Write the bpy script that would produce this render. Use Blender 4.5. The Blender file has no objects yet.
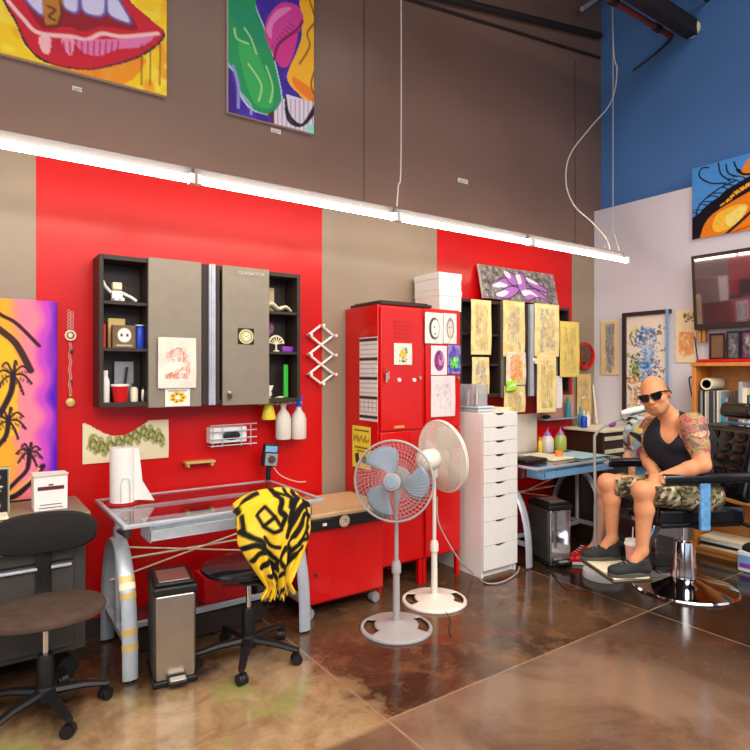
import bpy, bmesh, math, random
import numpy as np
from mathutils import Vector, Matrix
random.seed(7); rng = np.random.default_rng(7)
C = bpy.context.scene.collection
SC = bpy.context.scene
# ---------------------------------------------------------------- camera
EYE = 1.45; YAW = math.radians(35); FPX = 594.0
cam = bpy.data.cameras.new('camera'); camo = bpy.data.objects.new('camera', cam); C.objects.link(camo)
cam.sensor_width = 36; cam.lens = FPX/750*36; cam.shift_y = -3/750; cam.clip_start = .05
camo.location = (0, 0, EYE); camo.rotation_euler = (math.radians(90), 0, -YAW)
SC.camera = camo
# ---------------------------------------------------------------- world, storefront window light, added fill lights, exposure
SC.view_settings.view_transform = 'Standard'; SC.view_settings.look = 'None'
SC.view_settings.exposure = 0.0; SC.view_settings.gamma = 1; SC.view_settings.use_curve_mapping = False
wd = bpy.data.worlds.new('world'); SC.world = wd; wd.use_nodes = True
wd.node_tree.nodes['Background'].inputs[0].default_value = (.62, .78, 1, 1)
wd.node_tree.nodes['Background'].inputs[1].default_value = .7
def area(name, loc, rot, sx, sy, e, col):
    l = bpy.data.lights.new(name, 'AREA'); l.shape = 'RECTANGLE'; l.size = sx; l.size_y = sy; l.energy = e; l.color = col
    o = bpy.data.objects.new(name, l); C.objects.link(o); o.location = loc; o.rotation_euler = rot
    return o
area('storefront_daylight', (0.6, -4.4, 2.1), (math.radians(90), 0, 0), 7.4, 3.4, 34, (.80, .89, 1))
area('high_fill_light', (1.3, -.6, 5.3), (0, 0, 0), 6.0, 4.5, 210, (1, .94, .86))  # added fill light below the closed ceiling, out of view
area('overhead_fill_light', (1.2, -.6, 3.0), (math.radians(8), math.radians(-4), 0), 6.4, 2.4, 285, (1, .95, .88))  # unseen area light added to brighten the lower room, not the upper wall
area('left_fill_light', (-3.45, .4, 1.9), (0, math.radians(-90), 0), 2.6, 4.0, 75, (.85, .93, 1))  # unseen cool fill added from the left; this wall has no window
# ---------------------------------------------------------------- measuring helpers: photo pixel + known plane -> metres
FX, FY = math.sin(YAW), math.cos(YAW); RX, RY = FY, -FX
def ray(u, v):
    t = (u-375)/FPX; return FX+RX*t, FY+RY*t, (372-v)/FPX
def atY(u, v, y):
    d = ray(u, v); s = y/d[1]; return Vector((s*d[0], y, EYE+s*d[2]))
def atX(u, v, x):
    d = ray(u, v); s = x/d[0]; return Vector((x, s*d[1], EYE+s*d[2]))
def atZ(u, v, z):
    d = ray(u, v); s = (z-EYE)/d[2]; return Vector((s*d[0], s*d[1], z))
def at(u, v, depth):
    d = ray(u, v); return Vector((depth*d[0], depth*d[1], EYE+depth*d[2]))
# ---------------------------------------------------------------- materials
def lin(c): 
    c = np.asarray(c, float)/255.0
    return np.where(c <= .04045, c/12.92, ((c+.055)/1.055)**2.4)
def mat(name, col, rough=.5, metal=0, var=.08, scale=18, bump=0, bscale=120, trans=0, coat=0, emit=0, spec=.5, alpha=1, ior=1.45):
    m = bpy.data.materials.new(name); m.use_nodes = True; nt = m.node_tree; b = nt.nodes['Principled BSDF']
    c = tuple(lin(col)); b.inputs['Roughness'].default_value = rough; b.inputs['Metallic'].default_value = metal
    b.inputs['Base Color'].default_value = (*c, 1)
    b.inputs['Specular IOR Level'].default_value = spec; b.inputs['IOR'].default_value = ior
    b.inputs['Transmission Weight'].default_value = trans; b.inputs['Coat Weight'].default_value = coat; b.inputs['Alpha'].default_value = alpha
    if emit:
        b.inputs['Emission Color'].default_value = (*c, 1); b.inputs['Emission Strength'].default_value = emit
    tc = nt.nodes.new('ShaderNodeTexCoord')
    if var:
        n = nt.nodes.new('ShaderNodeTexNoise'); n.inputs['Scale'].default_value = scale; n.inputs['Detail'].default_value = 3
        nt.links.new(tc.outputs['Object'], n.inputs['Vector'])
        r = nt.nodes.new('ShaderNodeValToRGB'); r.color_ramp.elements[0].position = .3; r.color_ramp.elements[1].position = .7
        r.color_ramp.elements[0].color = (*[x*(1-var) for x in c], 1); r.color_ramp.elements[1].color = (*[min(1, x*(1+var)) for x in c], 1)
        nt.links.new(n.outputs['Fac'], r.inputs['Fac']); nt.links.new(r.outputs['Color'], b.inputs['Base Color'])
    if bump:
        n = nt.nodes.new('ShaderNodeTexNoise'); n.inputs['Scale'].default_value = bscale; n.inputs['Detail'].default_value = 2
        nt.links.new(tc.outputs['Object'], n.inputs['Vector'])
        bp = nt.nodes.new('ShaderNodeBump'); bp.inputs['Strength'].default_value = bump; bp.inputs['Distance'].default_value = .002
        nt.links.new(n.outputs['Fac'], bp.inputs['Height']); nt.links.new(bp.outputs['Normal'], b.inputs['Normal'])
    return m
def vmat(name, rough=.6, coat=0, bump=0, metal=0):
    m = mat(name, (200, 200, 200), rough, metal, var=0, bump=bump, coat=coat); nt = m.node_tree
    a = nt.nodes.new('ShaderNodeVertexColor'); a.layer_name = 'Col'
    nt.links.new(a.outputs['Color'], nt.nodes['Principled BSDF'].inputs['Base Color'])
    nt.nodes['Principled BSDF'].inputs['Specular IOR Level'].default_value = .25
    return m
M = {}
def dm(k, *a, **kw): M[k] = mat(k, *a, **kw)
dm('black_plastic', (22, 21, 22), .45); dm('black_metal', (30, 27, 26), .4, var=.15); dm('black_fabric', (34, 30, 28), .9, bump=.4, bscale=400)
dm('brown_fabric', (78, 58, 46), .9, bump=.4, bscale=300, var=.2, scale=25); dm('chrome', (225, 225, 230), .08, 1, var=0); dm('steel', (190, 182, 172), .28, 1, var=.08, scale=6)
dm('brushed', (200, 190, 178), .42, 1, var=.05); dm('silver_paint', (186, 190, 198), .35, .3); dm('grey_door', (142, 130, 114), .42, .25, var=.05)
dm('cab_black', (50, 36, 31), .5); dm('dark_grey', (72, 66, 62), .5, .2); dm('white', (238, 232, 226), .5, var=.02); dm('white_gloss', (240, 237, 230), .25, var=.02)
dm('red_metal', (206, 4, 4), .32, coat=.2, var=.03); dm('red_plastic', (205, 10, 14), .35); dm('cream', (240, 228, 195), .7); dm('paper', (238, 228, 212), .8, var=.04)
dm('grey_plastic', (150, 148, 152), .4); dm('dark_glass', (40, 40, 42), .05); dm('tan_vinyl', (205, 165, 120), .5, bump=.2); dm('cardboard', (205, 180, 140), .8)
dm('vinyl', (20, 20, 24), .22, bump=.15, bscale=60, var=.2, coat=.3); dm('blue_vinyl_and_sheen', (95, 150, 200), .35, var=.25, scale=40); dm('chrome_dark', (120, 105, 92), .25, .9)
dm('orange_wood', (214, 135, 62), .45, var=.15, scale=9); dm('dark_wood', (52, 34, 24), .45, var=.2); dm('wood_side', (196, 132, 70), .5, var=.12)
dm('glass', (235, 245, 245), .03, trans=1, var=0, ior=1.2); dm('clear_plastic', (235, 235, 238), .15, trans=.75, var=0, ior=1.15)
dm('screen', (120, 104, 112), .05, metal=.75, var=0, coat=1); dm('blue', (35, 70, 190), .35); dm('yellow', (240, 214, 50), .35); dm('purple', (140, 60, 180), .3)
dm('teal', (60, 150, 170), .3); dm('orange', (240, 150, 50), .4); dm('pink', (226, 160, 148), .5); dm('pink_wall', (214, 150, 135), .7)
dm('frosted', (236, 226, 214), .35, trans=.2, var=0); dm('green_soap', (196, 214, 110), .2, trans=.35, var=0); dm('green', (60, 190, 60), .4)
dm('blade_blue', (150, 168, 186), .35, trans=.1, var=0); dm('fan_grey', (168, 162, 160), .4, var=.02); dm('fan_white', (236, 226, 212), .4, var=.02)
dm('wire_grey', (165, 160, 162), .35, .3, var=0); dm('shoe', (42, 42, 40), .8, bump=.3); dm('shoe_sole', (84, 76, 72), .7); dm('pale_teal', (176, 208, 214), .5); dm('violet', (150, 118, 196), .35); dm('lens', (18, 15, 20), .12, var=0, spec=.4); dm('housing_grey', (104, 100, 102), .5, var=0)
dm('tank', (26, 25, 38), .85, var=.15, scale=14, bump=.3, bscale=60); dm('brown_mesh', (110, 70, 55), .8, var=.4, scale=60); dm('blue_tape', (120, 165, 205), .5)
dm('gold', (215, 180, 110), .4, .3); dm('cord', (176, 168, 166), .6, var=0); dm('dark_cord', (45, 42, 45), .6, var=0); dm('rust_pipe', (120, 52, 34), .6, var=.2); dm('beam', (40, 30, 28), .6)
dm('tube', (255, 240, 214), .4, var=0, emit=24); dm('maroon', (96, 30, 32), .5)
ART = vmat('painted_art', .6); GLOSSART = vmat('glossy_art', .45); SKIN = vmat('skin', .48); CLOTHC = vmat('cloth_print', .85, bump=.3)
# ---------------------------------------------------------------- mesh builder
WM = {}
def empty(name, loc=(0, 0, 0), rz=0, label=None, cat=None, group=None):
    o = bpy.data.objects.new(name, None); C.objects.link(o); o.empty_display_size = .1
    o.location = loc; o.rotation_euler = (0, 0, rz); WM[o.name] = Matrix.Translation(Vector(loc)) @ Matrix.Rotation(rz, 4, 'Z')
    tag(o, label, cat, group); return o
def tag(o, label=None, cat=None, group=None, kind=None):
    if label: o['label'] = label
    if cat: o['category'] = cat
    if group: o['group'] = group
    if kind: o['kind'] = kind
    return o
def frame_of(d):
    d = Vector(d).normalized(); a = Vector((0, 0, 1)) if abs(d.z) < .95 else Vector((1, 0, 0))
    x = a.cross(d).normalized(); return x, d.cross(x), d
class MB:
    def __init__(s): s.v = []; s.f = []; s.m = []; s.mi = 0
    def add(s, vs, fs):
        n = len(s.v); s.v += [tuple(p) for p in vs]; s.f += [tuple(i+n for i in f) for f in fs]; s.m += [s.mi]*len(fs); return s
    def box(s, a, b, rot=None):
        x0, y0, z0 = a; x1, y1, z1 = b
        vs = [Vector(p) for p in ((x0,y0,z0),(x1,y0,z0),(x1,y1,z0),(x0,y1,z0),(x0,y0,z1),(x1,y0,z1),(x1,y1,z1),(x0,y1,z1))]
        if rot is not None:
            c = (Vector(a)+Vector(b))/2; vs = [rot @ (p-c) + c for p in vs]
        return s.add(vs, [(0,3,2,1),(4,5,6,7),(0,1,5,4),(1,2,6,5),(2,3,7,6),(3,0,4,7)])
    def hexa(s, q0, q1):   # two quads
        return s.add(list(q0)+list(q1), [(0,3,2,1),(4,5,6,7),(0,1,5,4),(1,2,6,5),(2,3,7,6),(3,0,4,7)])
    def tube(s, pts, r, n=8, closed=False, flat=None, cap=True):
        pts = [Vector(p) for p in pts]; k = len(pts); rs = r if hasattr(r, '__len__') else [r]*k
        base = len(s.v); vs = []; px = None
        for i, p in enumerate(pts):
            if closed: d = pts[(i+1) % k]-pts[i-1]
            else: d = pts[min(i+1, k-1)]-pts[max(i-1, 0)]
            d = d.normalized()
            if px is None: px, py, _ = frame_of(d)
            else:
                px = (px-d*px.dot(d)).normalized(); py = d.cross(px)
            fx, fy = flat if flat else (1, 1)
            for j in range(n):
                a = 2*math.pi*j/n; vs.append(p+(px*math.cos(a)*fx+py*math.sin(a)*fy)*rs[i])
        fs = []
        for i in range(k if closed else k-1):
            for j in range(n):
                a = i*n+j; b = i*n+(j+1) % n; c = ((i+1) % k)*n+(j+1) % n; d = ((i+1) % k)*n+j; fs.append((a, b, c, d))
        if not closed and cap: fs += [tuple(range(n-1, -1, -1)), tuple((k-1)*n+j for j in range(n))]
        return s.add(vs, fs)
    def cyl(s, a, b, r0, r1=None, n=24): return s.tube([a, b], [r0, r0 if r1 is None else r1], n)
    def lathe(s, prof, c=(0, 0, 0), axis=(0, 0, 1), n=32):
        x, y, d = frame_of(axis); c = Vector(c); vs = []; fs = []
        for (r, h) in prof:
            for j in range(n):
                a = 2*math.pi*j/n; vs.append(c+d*h+(x*math.cos(a)+y*math.sin(a))*max(r, 1e-4))
        for i in range(len(prof)-1):
            for j in range(n):
                fs.append((i*n+j, i*n+(j+1) % n, (i+1)*n+(j+1) % n, (i+1)*n+j))
        fs += [tuple(range(n-1, -1, -1)), tuple((len(prof)-1)*n+j for j in range(n))]
        return s.add(vs, fs)
    def ring(s, c, axis, R, r, n=48, m=6):
        x, y, d = frame_of(axis); c = Vector(c)
        return s.tube([c+(x*math.cos(2*math.pi*i/n)+y*math.sin(2*math.pi*i/n))*R for i in range(n)], r, m, closed=True)
    def prism(s, poly, a, b):      # poly: 3D pts list, extruded by vector from a to b
        o = Vector(b)-Vector(a); n = len(poly); p = [Vector(q) for q in poly]
        return s.add(p+[q+o for q in p], [tuple(range(n-1, -1, -1)), tuple(range(n, 2*n))]+[(i, (i+1) % n, n+(i+1) % n, n+i) for i in range(n)])
    def ball(s, c, r, n=12, sc=(1, 1, 1)):
        prof = [(r*math.sin(math.pi*i/n), -r*math.cos(math.pi*i/n)) for i in range(n+1)]
        k = len(s.v); s.lathe(prof, (0, 0, 0), (0, 0, 1), 2*n)
        for i in range(k, len(s.v)):
            v = s.v[i]; s.v[i] = (c[0]+v[0]*sc[0], c[1]+v[1]*sc[1], c[2]+v[2]*sc[2])
        return s
    def build(s, name, m, parent=None, label=None, cat=None, group=None, kind=None, world=True, bevel=0, seg=2, angle=40, subsurf=0):
        me = bpy.data.meshes.new(name); vs = np.array(s.v, float); o = bpy.data.objects.new(name, me); C.objects.link(o)
        if parent is not None:
            o.parent = parent
            if world:
                Mi = np.array(gw(parent).inverted()); vs = vs @ Mi[:3, :3].T + Mi[:3, 3]
            WM[o.name] = gw(parent)
        else:
            c = (vs.min(0)+vs.max(0))/2; c[2] = vs[:, 2].min(); vs = vs-c; o.location = c; WM[o.name] = Matrix.Translation(Vector(c))
        me.from_pydata([tuple(v) for v in vs], [], s.f)
        for x in (m if isinstance(m, (list, tuple)) else [m]): me.materials.append(M[x] if isinstance(x, str) else x)
        if isinstance(m, (list, tuple)): me.polygons.foreach_set('material_index', s.m)
        bm = bmesh.new(); bm.from_mesh(me); bmesh.ops.recalc_face_normals(bm, faces=bm.faces); bm.to_mesh(me); bm.free()
        me.polygons.foreach_set('use_smooth', [True]*len(me.polygons)); me.set_sharp_from_angle(angle=math.radians(angle))
        if subsurf:
            q = o.modifiers.new('subsurf', 'SUBSURF'); q.levels = q.render_levels = subsurf
        if bevel:
            q = o.modifiers.new('bevel', 'BEVEL'); q.width = bevel; q.segments = seg; q.limit_method = 'ANGLE'; q.angle_limit = math.radians(40)
        tag(o, label, cat, group, kind); return o
def gw(o): return WM[o.name]
def copy_tree(o, loc=None, rz=None, label=None, parent=None):
    c = o.copy(); C.objects.link(c)
    if parent is not None: c.parent = parent
    if loc is not None: c.location = loc
    if rz is not None: c.rotation_euler = (0, 0, rz)
    if label: c['label'] = label
    WM[c.name] = gw(parent) if parent is not None else Matrix.Translation(c.location) @ Matrix.Rotation(c.rotation_euler.z, 4, 'Z')
    for ch in [x for x in o.children]: copy_tree(ch, parent=c)
    return c
def smooth(pts, k=6, closed=False):
    P = [Vector(p) for p in pts]; n = len(P); out = []
    for i in range(n if closed else n-1):
        g = (lambda j: P[j % n]) if closed else (lambda j: P[max(0, min(n-1, j))])
        a, b, c, d = g(i-1), g(i), g(i+1), g(i+2)
        for t in range(k):
            t /= k; out.append(.5*((2*b)+(c-a)*t+(2*a-5*b+4*c-d)*t*t+(3*b-a-3*c+d)*t**3))
    if not closed: out.append(P[-1])
    return out
# ---------------------------------------------------------------- painter: colours a fine sheet of vertices (pictures, papers, prints)
def vnoise(w, h, s, seed=0):
    r = np.random.default_rng(seed); gw_, gh = int(w/s)+3, int(h/s)+3; g = r.random((gh, gw_))
    yy, xx = np.mgrid[0:h, 0:w]; yy = yy/s; xx = xx/s; yi = yy.astype(int); xi = xx.astype(int); fy = yy-yi; fx = xx-xi
    fy = fy*fy*(3-2*fy); fx = fx*fx*(3-2*fx)
    return (g[yi, xi]*(1-fx)+g[yi, xi+1]*fx)*(1-fy)+(g[yi+1, xi]*(1-fx)+g[yi+1, xi+1]*fx)*fy
class Cv:
    def __init__(s, plane, val, a0, a1, z0, z1, res=.006, bg=(240, 230, 215)):
        s.plane, s.val, s.a0, s.a1, s.z0, s.z1 = plane, val, a0, a1, z0, z1
        s.w = max(6, int(abs(a1-a0)/res)); s.h = max(6, int((z1-z0)/res)); s.p = np.zeros((s.h, s.w, 3))+np.array(bg, float)
        s.Y, s.X = np.mgrid[0:s.h, 0:s.w].astype(float); s.zm = (0, 0, 1); s.frac = False
    def zoom(s, x0, y0, sc): s.zm = (x0, y0, sc); s.frac = False; return s
    def fr(s): s.frac = True; return s
    def t(s, x, y):
        if s.frac: return x*s.w, y*s.h
        u, v = s.zm[0]+x*s.zm[2], s.zm[1]+y*s.zm[2]
        q = atY(u, v, s.val) if s.plane == 'y' else atX(u, v, s.val); a = q.x if s.plane == 'y' else q.y
        return (a-s.a0)/(s.a1-s.a0)*s.w, (s.z1-q.z)/(s.z1-s.z0)*s.h
    def put(s, mask, c, a=1): 
        k = np.clip(mask, 0, 1)[..., None]*a; s.p = s.p*(1-k)+np.array(c, float)*k; return s
    def poly(s, pts, c, a=1, sm=0):
        if sm: pts = [(q.x, q.y) for q in smooth([(x, y, 0) for x, y in pts], sm, True)]
        P = [s.t(*q) for q in pts]; ins = np.zeros((s.h, s.w), bool); n = len(P)
        for i in range(n):
            x0, y0 = P[i]; x1, y1 = P[(i+1) % n]
            if y0 == y1: continue
            ins ^= ((y0 > s.Y) != (y1 > s.Y)) & (s.X < (x1-x0)*(s.Y-y0)/(y1-y0)+x0)
        return s.put(ins.astype(float), c, a)
    def line(s, pts, wd, c, a=1, sm=0, taper=False):
        if sm: pts = [(q.x, q.y) for q in smooth([(x, y, 0) for x, y in pts], sm)]
        P = [s.t(*q) for q in pts]; D = np.full((s.h, s.w), 1e9); n = len(P)-1
        for i in range(n):
            (x0, y0), (x1, y1) = P[i], P[i+1]; dx, dy = x1-x0, y1-y0; L = dx*dx+dy*dy+1e-9
            t = np.clip(((s.X-x0)*dx+(s.Y-y0)*dy)/L, 0, 1); d = np.hypot(s.X-x0-t*dx, s.Y-y0-t*dy)
            if taper: d = d+wd/2*(i/n)
            D = np.minimum(D, d)
        return s.put(wd/2+.5-D, c, a)
    def ell(s, x, y, rx, ry, c, a=1, rot=0):
        cx, cy = s.t(x, y); ex, _ = s.t(x+rx, y); _, ey = s.t(x, y+ry); A, B = abs(ex-cx)+.01, abs(ey-cy)+.01
        X = (s.X-cx)*math.cos(rot)+(s.Y-cy)*math.sin(rot); Y = -(s.X-cx)*math.sin(rot)+(s.Y-cy)*math.cos(rot)
        return s.put((1-np.hypot(X/A, Y/B))*min(A, B), c, a)
    def noise(s, sc, c, a=1, thr=.5, k=4, seed=0): return s.put((vnoise(s.w, s.h, sc, seed)-thr)*k, c, a)
    def scrib(s, x0, y0, x1, y1, n, c, a=.7, wd=1, seed=1, loops=6):
        r = np.random.default_rng(seed)
        for i in range(n*2):
            cx, cy = r.uniform(x0, x1), r.uniform(y0, y1); rx = (x1-x0)*r.uniform(.04, .15); ry = (y1-y0)*r.uniform(.02, .09); ph = r.uniform(0, 6.28); sp = r.uniform(3, 6.5)
            pts = [(min(x1, max(x0, cx+rx*math.cos(ph+sp*k/9)*(1-.5*k/9))), min(y1, max(y0, cy+ry*math.sin(ph+sp*k/9)*(1+.4*k/9)))) for k in range(10)]
            s.line(pts, wd, c, a)
        return s
    def build(s, name, label=None, cat=None, group=None, th=.001, parent=None, m=None, edge='paper', curl=0, lean=0, off=None, mask=None):
        n = s.w*s.h; a = s.a0+(s.X/(s.w-1))*(s.a1-s.a0); z = s.z1-(s.Y/(s.h-1))*(s.z1-s.z0); sg = -1
        fr = s.Y/(s.h-1)
        dep = s.val+lean*(1-fr)*1.0 - curl*np.sin(fr*math.pi*1.0)*(.4+.6*s.X/(s.w-1)) - .3*curl*np.sin(fr*7+s.X/s.w*3)
        if off is not None: dep = dep+off(s.X/(s.w-1), fr)
        f = np.stack([a, dep, z], -1) if s.plane == 'y' else np.stack([dep, a, z], -1)
        bk = f.copy(); bk[..., 1 if s.plane == 'y' else 0] += th
        V = np.concatenate([f.reshape(-1, 3), bk.reshape(-1, 3)]); idx = np.arange(n).reshape(s.h, s.w)
        q = np.stack([idx[:-1, :-1], idx[1:, :-1], idx[1:, 1:], idx[:-1, 1:]], -1).reshape(-1, 4)
        if mask is not None: q = q[np.array([mask((i % (s.w-1))/(s.w-1), (i//(s.w-1))/(s.h-1)) for i in range(len(q))])]
        F = q.tolist(); nf = len(F)
        if mask is None:
            bd = list(idx[0, :])+list(idx[1:, -1])+list(idx[-1, -2::-1])+list(idx[-2:0:-1, 0]); B = len(bd)
            for i in range(B): F.append([int(bd[i]), int(bd[(i+1) % B]), int(bd[(i+1) % B])+n, int(bd[i])+n])
            F.append([int(b)+n for b in bd])
        me = bpy.data.meshes.new(name); o = bpy.data.objects.new(name, me); C.objects.link(o)
        if parent is not None:
            o.parent = parent; Mi = np.array(gw(parent).inverted()); V = V @ Mi[:3, :3].T+Mi[:3, 3]; WM[o.name] = gw(parent)
        else:
            c = (V.min(0)+V.max(0))/2; c[2] = V[:, 2].min(); V = V-c; o.location = c; WM[o.name] = Matrix.Translation(Vector(c))
        me.from_pydata(V.tolist(), [], F); me.materials.append(m or ART); me.materials.append(M[edge])
        mi = np.zeros(len(F), int); mi[nf:] = 1; me.polygons.foreach_set('material_index', mi); me.polygons.foreach_set('use_smooth', [i < nf for i in range(len(F))])
        at_ = me.color_attributes.new('Col', 'FLOAT_COLOR', 'POINT'); L = lin(np.clip(s.p, 0, 255)).reshape(-1, 3); col = np.ones((2*n, 4)); col[:n, :3] = L; col[n:, :3] = L
        at_.data.foreach_set('color', col.ravel().astype(np.float32)); tag(o, label, cat, group); return o
def pbox(u0, v0, u1, v1, plane, val):   # photo rectangle on a wall plane -> a0,a1,z0,z1
    g = atY if plane == 'y' else atX
    a, b = g(u0, v0, val), g(u1, v1, val); k = 0 if plane == 'y' else 1
    return a[k], b[k], b.z, a.z
def struct(o): o['kind'] = 'structure'; return o
# ================================================================ THE ROOM
WA, WB, WB2, CEIL = 3.55, 5.12, 5.23, 5.6
def wall_material():
    m = mat('painted_wall', (150, 128, 112), .55, var=0, bump=.05, bscale=260, spec=.2, coat=.35); m.node_tree.nodes['Principled BSDF'].inputs['Coat Roughness'].default_value = .22; nt = m.node_tree; b = nt.nodes['Principled BSDF']
    g = nt.nodes.new('ShaderNodeNewGeometry'); s = nt.nodes.new('ShaderNodeSeparateXYZ'); nt.links.new(g.outputs['Position'], s.inputs[0])
    def mth(op, a, bb, c=None):
        n = nt.nodes.new('ShaderNodeMath'); n.operation = op
        for i, x in enumerate((a, bb, c)):
            if x is None: continue
            if isinstance(x, (int, float)): n.inputs[i].default_value = x
            else: nt.links.new(x, n.inputs[i])
        return n.outputs[0]
    def band(o, lo, hi): return mth('MULTIPLY', mth('GREATER_THAN', o, lo), mth('LESS_THAN', o, hi))
    x, z = s.outputs[0], s.outputs[2]
    red = mth('MULTIPLY', mth('ADD', band(x, .328, 2.042), band(x, 3.08, 4.77)), mth('LESS_THAN', z, 2.60))
    n = nt.nodes.new('ShaderNodeTexNoise'); n.inputs['Scale'].default_value = 1.3; n.inputs['Detail'].default_value = 4; nt.links.new(g.outputs['Position'], n.inputs['Vector'])
    def ramp(c0, c1):
        r = nt.nodes.new('ShaderNodeValToRGB'); r.color_ramp.elements[0].position = .35; r.color_ramp.elements[1].position = .65
        r.color_ramp.elements[0].color = (*lin(c0), 1); r.color_ramp.elements[1].color = (*lin(c1), 1); nt.links.new(n.outputs['Fac'], r.inputs[0]); return r.outputs[0]
    mx = nt.nodes.new('ShaderNodeMix'); mx.data_type = 'RGBA'; nt.links.new(red, mx.inputs[0])
    up = nt.nodes.new('ShaderNodeMix'); up.data_type = 'RGBA'; nt.links.new(mth('GREATER_THAN', z, 2.60), up.inputs[0])
    nt.links.new(ramp((150, 130, 112), (160, 140, 120)), up.inputs[6]); nt.links.new(ramp((122, 94, 82), (130, 100, 88)), up.inputs[7])
    nt.links.new(up.outputs[2], mx.inputs[6]); nt.links.new(ramp((198, 2, 1), (210, 3, 2)), mx.inputs[7]); nt.links.new(mx.outputs[2], b.inputs['Base Color'])
    return m
M['wall_paint'] = wall_material()
def floor_material():
    m = mat('stained_concrete', (90, 65, 45), .2, var=0); nt = m.node_tree; b = nt.nodes['Principled BSDF']; L = nt.links
    g = nt.nodes.new('ShaderNodeNewGeometry'); s = nt.nodes.new('ShaderNodeSeparateXYZ'); L.new(g.outputs['Position'], s.inputs[0])
    def mth(op, a, bb=None, c=None, cl=False):
        n = nt.nodes.new('ShaderNodeMath'); n.operation = op; n.use_clamp = cl
        for i, x in enumerate((a, bb, c)):
            if x is None: continue
            if isinstance(x, (int, float)): n.inputs[i].default_value = x
            else: L.new(x, n.inputs[i])
        return n.outputs[0]
    def noise(sc, det=4, rough=.6, dist=0):
        n = nt.nodes.new('ShaderNodeTexNoise'); n.inputs['Scale'].default_value = sc; n.inputs['Detail'].default_value = det; n.inputs['Roughness'].default_value = rough; n.inputs['Distortion'].default_value = dist
        L.new(g.outputs['Position'], n.inputs['Vector']); return n.outputs['Fac']
    def mix(f, a, c):
        n = nt.nodes.new('ShaderNodeMix'); n.data_type = 'RGBA'; n.clamp_factor = True
        L.new(f, n.inputs[0]) if not isinstance(f, (int, float)) else None
        for i, x in ((6, a), (7, c)):
            if isinstance(x, tuple): n.inputs[i].default_value = (*lin(x), 1)
            else: L.new(x, n.inputs[i])
        return n.outputs[2]
    x, y = s.outputs[0], s.outputs[1]; big = noise(1.6, 5, .62, .6); mid = noise(5, 6, .7, .4); fine = noise(26, 4, .7)
    dark = mix(mth('MULTIPLY_ADD', big, 3, -1.1, True), (56, 38, 26), (112, 80, 54))
    dark = mix(mth('MULTIPLY_ADD', mid, 4, -2.1, True), dark, (132, 92, 58))
    rust = mix(mth('MULTIPLY_ADD', noise(2.3, 3, .5, 1), 5, -2.9, True), dark, (112, 52, 30))
    tan = mix(mth('MULTIPLY_ADD', mid, 3, -1.1, True), (136, 104, 72), (184, 152, 114))
    tan = mix(mth('MULTIPLY_ADD', noise(3.1, 3, .5, .5), 6, -3.3, True), tan, (138, 140, 74))
    edge = mth('MULTIPLY_ADD', mth('SUBTRACT', mid, .5), .9, x)
    isleft = mth('MULTIPLY', mth('MULTIPLY_ADD', mth('SUBTRACT', 1.46, edge), 6, .5, True), mth('MULTIPLY_ADD', mth('SUBTRACT', mth('MULTIPLY_ADD', mth('SUBTRACT', big, .5), 1.2, 2.78), y), 3.5, .5, True))
    isleft = mth('MULTIPLY', isleft, mth('MULTIPLY_ADD', mth('SUBTRACT', y, 1.98), 30, .5, True))
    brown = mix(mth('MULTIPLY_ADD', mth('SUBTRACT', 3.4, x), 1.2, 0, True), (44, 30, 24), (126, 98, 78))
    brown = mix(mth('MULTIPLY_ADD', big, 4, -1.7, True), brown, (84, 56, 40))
    near = mth('LESS_THAN', y, 2.0)
    col = mix(near, rust, brown); 
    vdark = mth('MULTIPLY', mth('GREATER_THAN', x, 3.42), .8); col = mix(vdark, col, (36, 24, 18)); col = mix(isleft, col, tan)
    col = mix(mth('MULTIPLY_ADD', fine, 5, -3.0, True), col, mix(.5, col, (150, 120, 95)))
    def ln(c, p, w): return mth('LESS_THAN', mth('ABSOLUTE', mth('SUBTRACT', c, p)), w)
    lines = None
    for c, p in ((y, 2.0), (x, 3.42), (x, 1.46), (y, .04), (x, -.5)):
        q = ln(c, p, .0055); lines = q if lines is None else mth('MAXIMUM', lines, q)
    lines = mth('MULTIPLY', lines, mth('MULTIPLY_ADD', mid, 1.8, -.35, True))
    col = mix(lines, col, (160, 126, 96))
    L.new(col, b.inputs['Base Color']); L.new(mth('MULTIPLY_ADD', mid, .22, .03, True), b.inputs['Roughness'])
    bp = nt.nodes.new('ShaderNodeBump'); bp.inputs['Strength'].default_value = .08; bp.inputs['Distance'].default_value = .004; L.new(mid, bp.inputs['Height']); L.new(bp.outputs[0], b.inputs['Normal'])
    return m
M['floor'] = floor_material()
dm('blue_wall', (78, 122, 184), .45, var=.06, scale=1.2, bump=.1); dm('white_wall', (222, 214, 222), .5, var=.03, scale=1.5, bump=.08); dm('ceiling', (60, 46, 42), .8); dm('plain_wall', (112, 98, 90), .7)
X0, Y0 = -3.6, -4.5
struct(MB().box((X0-.1, Y0-.1, -.1), (WB2+.1, WA+.1, 0)).build('floor', 'floor'))
struct(MB().box((X0-.1, WA, 0), (WB2+.1, WA+.1, CEIL)).build('wall_left', 'wall_paint'))
struct(MB().box((WB2, Y0-.1, 0), (WB2+.1, WA, CEIL)).build('wall_back', 'blue_wall'))
struct(MB().box((WB, Y0, 0), (WB2, WA, 3.03)).build('wall_right', 'white_wall'))
struct(MB().box((X0-.1, Y0-.1, 0), (X0, WA, CEIL)).build('wall_side', 'plain_wall'))
struct(MB().box((X0-.1, Y0-.1, CEIL), (WB2+.1, WA+.1, CEIL+.1)).build('ceiling', 'ceiling'))
wf = MB().box((X0, Y0-.1, 0), (WB2, Y0, .3)).box((X0, Y0-.1, 3.9), (WB2, Y0, CEIL)).box((X0, Y0-.1, .3), (-3.2, Y0, 3.9)).box((4.5, Y0-.1, .3), (WB2, Y0, 3.9))
struct(wf.build('wall_front', 'plain_wall'))
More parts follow.
